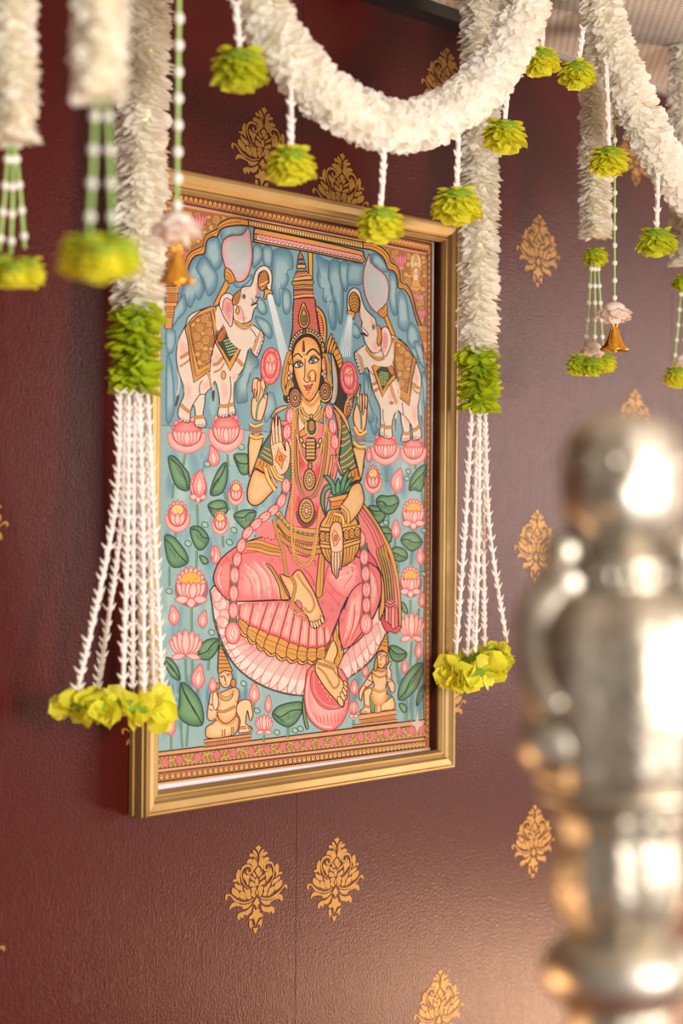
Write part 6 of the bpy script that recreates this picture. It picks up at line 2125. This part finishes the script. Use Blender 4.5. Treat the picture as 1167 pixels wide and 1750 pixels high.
swag('thick white petal garland curving in a swag above the picture', [(428, -70), (436, -15), (470, 60), (530, 135), (600, 190), (680, 217), (750, 200), (820, 150), (868, 85), (898, 10), (908, -60), (910, -120)], YS, 0.0285, 31, 0)
swag('thick white petal garland slanting down across the upper right corner', [(1008, -130), (1015, -70), (1030, 20), (1058, 110), (1095, 200), (1145, 290), (1210, 365), (1290, 410), (1370, 400), (1440, 330), (1480, 200), (1490, 60), (1490, -60)], YS, 0.0282, 37, 300)


# ------------------------------------------------------------------ green flowers hanging from the swags
def pendant(label, x0, y0, cx, cy, wpx, y, seed, limit=1):
    rnd = random.Random(seed)
    top = at(x0, y0, y)
    c = at(cx, cy, y)
    Z = float((c - CAM) @ _F)
    R = wpx / 2 / F_PX * Z
    o = top.copy()
    root = thing('flower_pendant', o, label, 'flower', 'green flowers hanging from the swags')
    rc = c - o
    pth = [arr(0, 0, 0.0), rc * .5 + arr(0.0008, 0, 0), rc + arr(0, 0, R * .35)]
    bud_string(catmull(pth, False, 6), 0.0034, 0.0095, 0.0085, rnd, 'bud_string', M_BUD, root)
    flower_ball(root, rc, R * 1.2, rnd, rnd.choice([M_LIME, M_YELL, M_YELL]), .76)
    return root


pendant('large blurred green flower hanging at the far left end of the swag, above the picture', 403, 8, 410, 104, 96, YS - .01, 1)
pendant('yellow-green flower hanging in front of the gold motif above the frame', 496, 120, 497, 270, 84, YS, 2)
pendant('yellow-green flower hanging from the lowest point of the swag, over the frame top', 657, 232, 650, 371, 80, YS, 3)
pendant('yellow-green flower hanging just left of the right tassel garland', 783, 215, 780, 339, 84, YS, 4)
pendant('green flower hanging in front of the right tassel garland', 868, 120, 862, 221, 74, YS, 5)
pendant('green flower nearest the right end of the swag, against the pale ceiling', 928, 20, 925, 96, 64, YS, 6)
pendant('green flower hanging by the top of the slanting garland, below the ceiling edge', 996, 50, 987, 118, 62, YS, 7)
pendant('green flower hanging over the short garland beside the bell string', 1036, 110, 1040, 265, 68, YS, 8)
pendant('green flower hanging lowest under the slanting garland at right', 1124, 270, 1122, 404, 66, YS, 9)


# ------------------------------------------------------------------ short drops with strings and flower clusters
def drop(label, y, x, ytop, ybot, wpx, strs, balls, seed, ball=None, cap=None, sthick=1.0, limit=0):
    rnd = random.Random(seed)
    c0 = at(x[0], ytop, y); c1 = at(x[1], ybot, y)
    Z = float((c1 - CAM) @ _F)
    k = Z / F_PX
    R = wpx / 2 * k
    o = arr(c0[0], y, CEIL)
    top = c0.copy(); top[2] = CEIL
    root = thing('garland_drop', o, label, 'garland', 'short garland drops with flower clusters')
    P = rel([top] + [c0 + (c1 - c0) * t / 6 for t in range(7)], o)
    P = [p for i, p in enumerate(P) if i == 0 or p[2] < P[0][2] - .002]
    b = MB(); b.tube(P, R * .5, 10)
    b.build('core', M_CORE, root, True)
    petals(rope_mats(P, R, 0.0058, 14, R * .62, rnd, 0.7, 1.05, .54), PET_W, 'white', 'white_petal', M_CREAM_P, root, o, limit)
    if ball:
        cb = at(ball[0], ball[1], y) - o
        flower_ball(root, cb, ball[2] / 2 * k, rnd, M_LIME, .7, limit=0, name='top_flower')
    for (xa, ya, xb, yb) in strs:
        A, B = at(xa, ya, y) - o, at(xb, yb, y) - o
        b = MB(); b.tube([A, (A + B) / 2 + arr(.001, 0, 0), B], 0.0019 * sthick, 6)
        so = b.build('bead_string', M_STEM, root, True)
        n = max(3, int(np.linalg.norm(B - A) / (0.024 * sthick)))
        bb = MB()
        for i in range(n):
            p = A + (B - A) * (i + .5) / n
            bb.ball(p, 0.0043 * sthick, None, 0.0046 * sthick, 8, 6)
        bb.build('beads', M_BEAD, so, True)
    if cap:
        cc = at(cap[0], cap[1], y) - o
        flower_ball(root, cc, cap[2] / 2 * k, rnd, M_BLUSH, .6, limit=0, name='blush_flower', core=M_BLUSH, rows=((.6, 6, .9), (1.1, 9, .9), (1.6, 9, .9)))
    for (bx, by, bw, dy) in balls:
        cb = at(bx, by, y + dy) - o
        flower_ball(root, cb, bw / 2 * k * 1.2, rnd, rnd.choice((M_LIME, M_YELL)), .88, limit=0, name='cluster_flower')
    return root


drop('short white garland with strings of beads and green flower cluster, at the far left edge', -0.297, (14, 18), 0, 238, 92,
     [(14, 250, -2, 430), (22, 250, 18, 435), (26, 250, 42, 425)], [(-2, 452, 66, .0), (46, 455, 66, .01), (22, 462, 54, -.02)], 41, sthick=1.0)
drop('short thick blurred white garland nearest the camera, with green flower cluster, upper left', -0.651, (172, 172), 0, 162, 94,
     [(163, 170, 152, 400), (183, 170, 192, 400)], [(145, 424, 92, 0), (198, 424, 92, .01), (172, 434, 80, -.02)], 43, sthick=.95)
drop('short cream garland with beaded strings and green flowers, just left of the sharp bell', -0.20, (1020, 1017), 60, 405, 54,
     [(1011, 445, 1000, 590), (1016, 445, 1016, 590), (1021, 445, 1030, 590)], [(990, 617, 44, 0), (1031, 612, 46, .01), (1012, 620, 40, -.02)], 47, ball=(1017, 432, 52), cap=(1012, 592, 50), sthick=.9, limit=300)
drop('short cream garland cut by the right edge of the picture, with green flower clusters', -0.20, (1172, 1172), 60, 450, 56,
     [(1164, 490, 1152, 620), (1170, 490, 1168, 620), (1176, 490, 1184, 620)], [(1156, 637, 44, 0), (1192, 634, 46, .01)], 53, ball=(1170, 478, 54), cap=(1168, 612, 46), sthick=.9, limit=0)


# ------------------------------------------------------------------ bead strings with a flower and a brass bell
def bell_string(label, y, x0, x1, y1, fpx, fy, bpx, by, seed, sthick=1.0, bell_label='small polished brass bell'):
    rnd = random.Random(seed)
    B = at(x1, fy, y)
    k = float((B - CAM) @ _F) / F_PX
    top = at(x0, 0, y); top[2] = CEIL
    o = arr(top[0], y, CEIL)
    root = thing('bell_string', o, label, 'bell', 'bead strings ending in a brass bell')
    A, B = top - o, B - o
    b = MB(); b.tube([A, (A + B) / 2, B], 0.0017 * sthick, 6)
    s = b.build('bead_string', M_STEM, root, True)
    L = np.linalg.norm(B - A)
    n = int(L / 0.0245)
    me = None
    for i in range(n):
        p = A + (B - A) * (1 - (i + .6) / n)
        if me is None:
            bb = MB(); bb.ball((0, 0, 0), 0.0042 * sthick, None, 0.005 * sthick, 10, 7)
            me = mesh('bead', bb.v, bb.f, M_BEAD, True)
        obj('bead', me, s, tuple(p))
    flower_ball(root, B, fpx / 2 * k * 1.18, rnd, M_BLUSH, .72, core=M_BLUSH, rows=((.5, 5, .9), (.9, 8, .95), (1.3, 9, .95), (1.7, 9, .9)), key='blush')
    r = bpx / 2 * k
    C = at(x1, by, y) - o
    bb = MB()
    prof = [(.14, .95), (.28, .88), (.36, .72), (.42, .45), (.54, .12), (.70, -.18), (.88, -.42), (1.08, -.60), (1.1, -.70), (1.0, -.73), (.8, -.62), (.5, -.3)]
    bb.lathe([(a * r, z * r * 1.05) for a, z in prof][::-1], 28)
    bl = obj('bell', mesh('bell', bb.v, bb.f, M_BRASS, True), root, tuple(C), label=bell_label)
    b = MB(); b.tube([arr(r * .28 * math.cos(a), 0, r * 1.25 + r * .3 * math.sin(a)) for a in [2 * math.pi * i / 16 for i in range(17)]], r * .085, 6, False)
    obj('ring', mesh('ring', b.v, b.f, M_BRASS, True), bl)
    b = MB(); b.ball((0, 0, -r * .72), r * .2); b.tube([arr(0, 0, -r * .7), arr(0, 0, r * .5)], r * .05, 6)
    obj('clapper', mesh('clapper', b.v, b.f, M_BRASS, True), bl)
    b = MB(); b.tube([B, C + arr(0, 0, r * 1.5)], 0.0009, 6)
    b.build('wire', M_BRASS, root)
    return root


bell_string('string of white beads with blush flower and small brass bell, hanging sharp at right', -0.27, 1051, 1050, 0, 54, 527, 46, 582, 61, .9)
bell_string('bead string with blush flower and blurred bell over the upper left of the painting', -0.42, 307, 302, 0, 80, 378, 60, 462, 67, 1.25)

# ------------------------------------------------------------------ silver figure on a turned stand, close to the camera
M_SILVER = mat('chased_silver', (196, 186, 170), 0.5, 1.0, rgb2=(160, 148, 130), vscale=120, bump=1.0, bscale=120)
M_SILVER2 = mat('plain_silver', (200, 191, 176), 0.46, 1.0, rgb2=(170, 158, 140), vscale=60, bump=0.25, bscale=90)
M_CLOTH = mat('altar_cloth', (150, 34, 30), 0.8, vary=0.2, vscale=30, bump=0.3, bscale=400)
M_WOOD = mat('dark_wood', (70, 40, 26), 0.5, vary=0.3, vscale=20, stretch=(6, 6, 1))
SX, SY = -1.0535, -1.1385
KPX = 1.15 / F_PX


def zpx(py):
    return 1.55 + (879.0 - py) * KPX


TT = 1.195
st = thing('silver_figurine', (SX, SY, TT), 'ornate polished silver figurine on a turned stand, blurred in the right foreground', 'figurine')


def sp(name, prof, m=M_SILVER, n=48, lobes=0, amp=0.0, parent=None):
    b = MB()
    b.lathe([(r * KPX, zpx(y) - TT) for r, y in prof[::-1]], n, 0, 0, lobes, amp)
    return b.build(name, m, parent or st, True)


sp('head', [(4, 704), (40, 708), (74, 721), (94, 745), (104, 790), (106, 840), (100, 884), (84, 914), (62, 938), (56, 950)], M_SILVER2, 60, 10, 0.02)
hd = st.children[-1] if st.children else None
sp('collar', [(56, 944), (74, 952), (78, 966), (72, 984), (80, 1000), (76, 1014), (60, 1022)], M_SILVER, 48)
sp('torso', [(60, 1000), (110, 1016), (146, 1056), (160, 1116), (160, 1190), (152, 1250), (142, 1300), (138, 1334), (120, 1348)], M_SILVER, 60, 8, .045)
sp('seat_plate', [(118, 1340), (146, 1346), (150, 1356), (132, 1366), (96, 1374), (90, 1380)], M_SILVER2)
sp('stand_bulb', [(88, 1376), (112, 1384), (116, 1394), (100, 1404), (104, 1440), (112, 1480), (110, 1520), (98, 1560), (80, 1586), (74, 1598)], M_SILVER, 60, 12, .035)
sp('stand_ring', [(74, 1594), (104, 1606), (126, 1630), (132, 1656), (126, 1686), (104, 1708), (92, 1716)], M_SILVER2)
sp('stand_foot', [(90, 1712), (84, 1740), (88, 1780), (112, 1830), (150, 1870), (158, 1900), (158, 1924)], M_SILVER, 60, 12, .02)
# bead row on the collar
for k in range(22):
    a = 2 * math.pi * k / 22
    b = MB(); b.ball((80 * KPX * math.cos(a), 80 * KPX * math.sin(a), zpx(983) - TT), 8 * KPX, None, 12 * KPX, 8, 6)
    b.build('collar_bead', M_SILVER2, st, True)
# arms and knees: rounded limbs left and right of the body (left is towards the picture frame)
Rx = arr(_R[0], _R[1], 0); Fx = arr(_F[0], _F[1], 0)


def lp(dx, py, df):
    """px right of the axis, photo row, px nearer the camera"""
    p = Rx * dx * KPX - Fx * df * KPX
    return arr(p[0], p[1], zpx(py) - TT)


for s in (-1, 1):
    b = MB(); b.ball(lp(s * 104, 944, 10), 34 * KPX, None, 38 * KPX, 14, 10)
    b.build('shoulder_boss', M_SILVER2, st, True)
    b = MB(); b.tube(catmull([lp(s * 92, 985, 10), lp(s * 140, 1050, 30), lp(s * 150, 1140, 60), lp(s * 120, 1210, 100)], False, 8), [44 * KPX] * 4 + [40 * KPX] * 8 + [34 * KPX] * 13, 14)
    b.build('arm', M_SILVER2, st, True)
    b = MB(); b.tube(catmull([lp(s * 40, 1030, 60), lp(s * 62, 1080, 96), lp(s * 40, 1130, 120)], False, 8), [22 * KPX] * 6 + [26 * KPX] * 6 + [18 * KPX] * 5, 12)
    b.build('forearm', M_SILVER2, st, True)
    b = MB(); b.ball(lp(s * 112, 1262, 56), 70 * KPX, 66 * KPX, 62 * KPX, 20, 14)
    b.build('knee', M_SILVER2, st, True)
    for q in range(4):
        b = MB(); b.ball(lp(s * (146 - q * 22), 1200 + q * 34, 96), 12 * KPX, None, None, 10, 7)
        b.build('boss', M_SILVER2, st, True)
# face boss and crown ribs
b = MB(); b.ball(lp(-10, 846, 66), 48 * KPX, 44 * KPX, 56 * KPX, 16, 12)
b.build('face', M_SILVER2, st, True)
for k in range(16):
    a = 2 * math.pi * k / 16
    b = MB(); b.ball((100 * KPX * math.cos(a), 100 * KPX * math.sin(a), zpx(790) - TT), 10 * KPX, None, 14 * KPX, 8, 6)
    b.build('crown_bead', M_SILVER2, st, True)

tb = thing('altar_table', (SX, SY, 0), 'small round altar table with red cloth under the silver figurine', 'table')
b = MB(); b.lathe([(0.11, 0.0), (0.11, 0.03), (0.03, 0.06), (0.022, 0.6), (0.03, 1.12), (0.09, 1.165)], 32)
b.build('pedestal', M_WOOD, tb, True)
b = MB(); b.lathe([(0.12, 1.16), (0.125, 1.17), (0.125, 1.188), (0.12, 1.195)], 40)
b.build('table_top', M_CLOTH, tb)
# warm bulbs of the altar, low in front of the figure
bulb('altar_lamp_a', tuple(CAM + _F * 1.22 - _R * 0.22 - _U * 0.40), 0.03, 3.0, (1.0, 0.58, 0.28))
bulb('altar_lamp_b', tuple(CAM + _F * 1.34 - _R * 0.36 - _U * 0.42), 0.03, 2.8, (1.0, 0.58, 0.28))
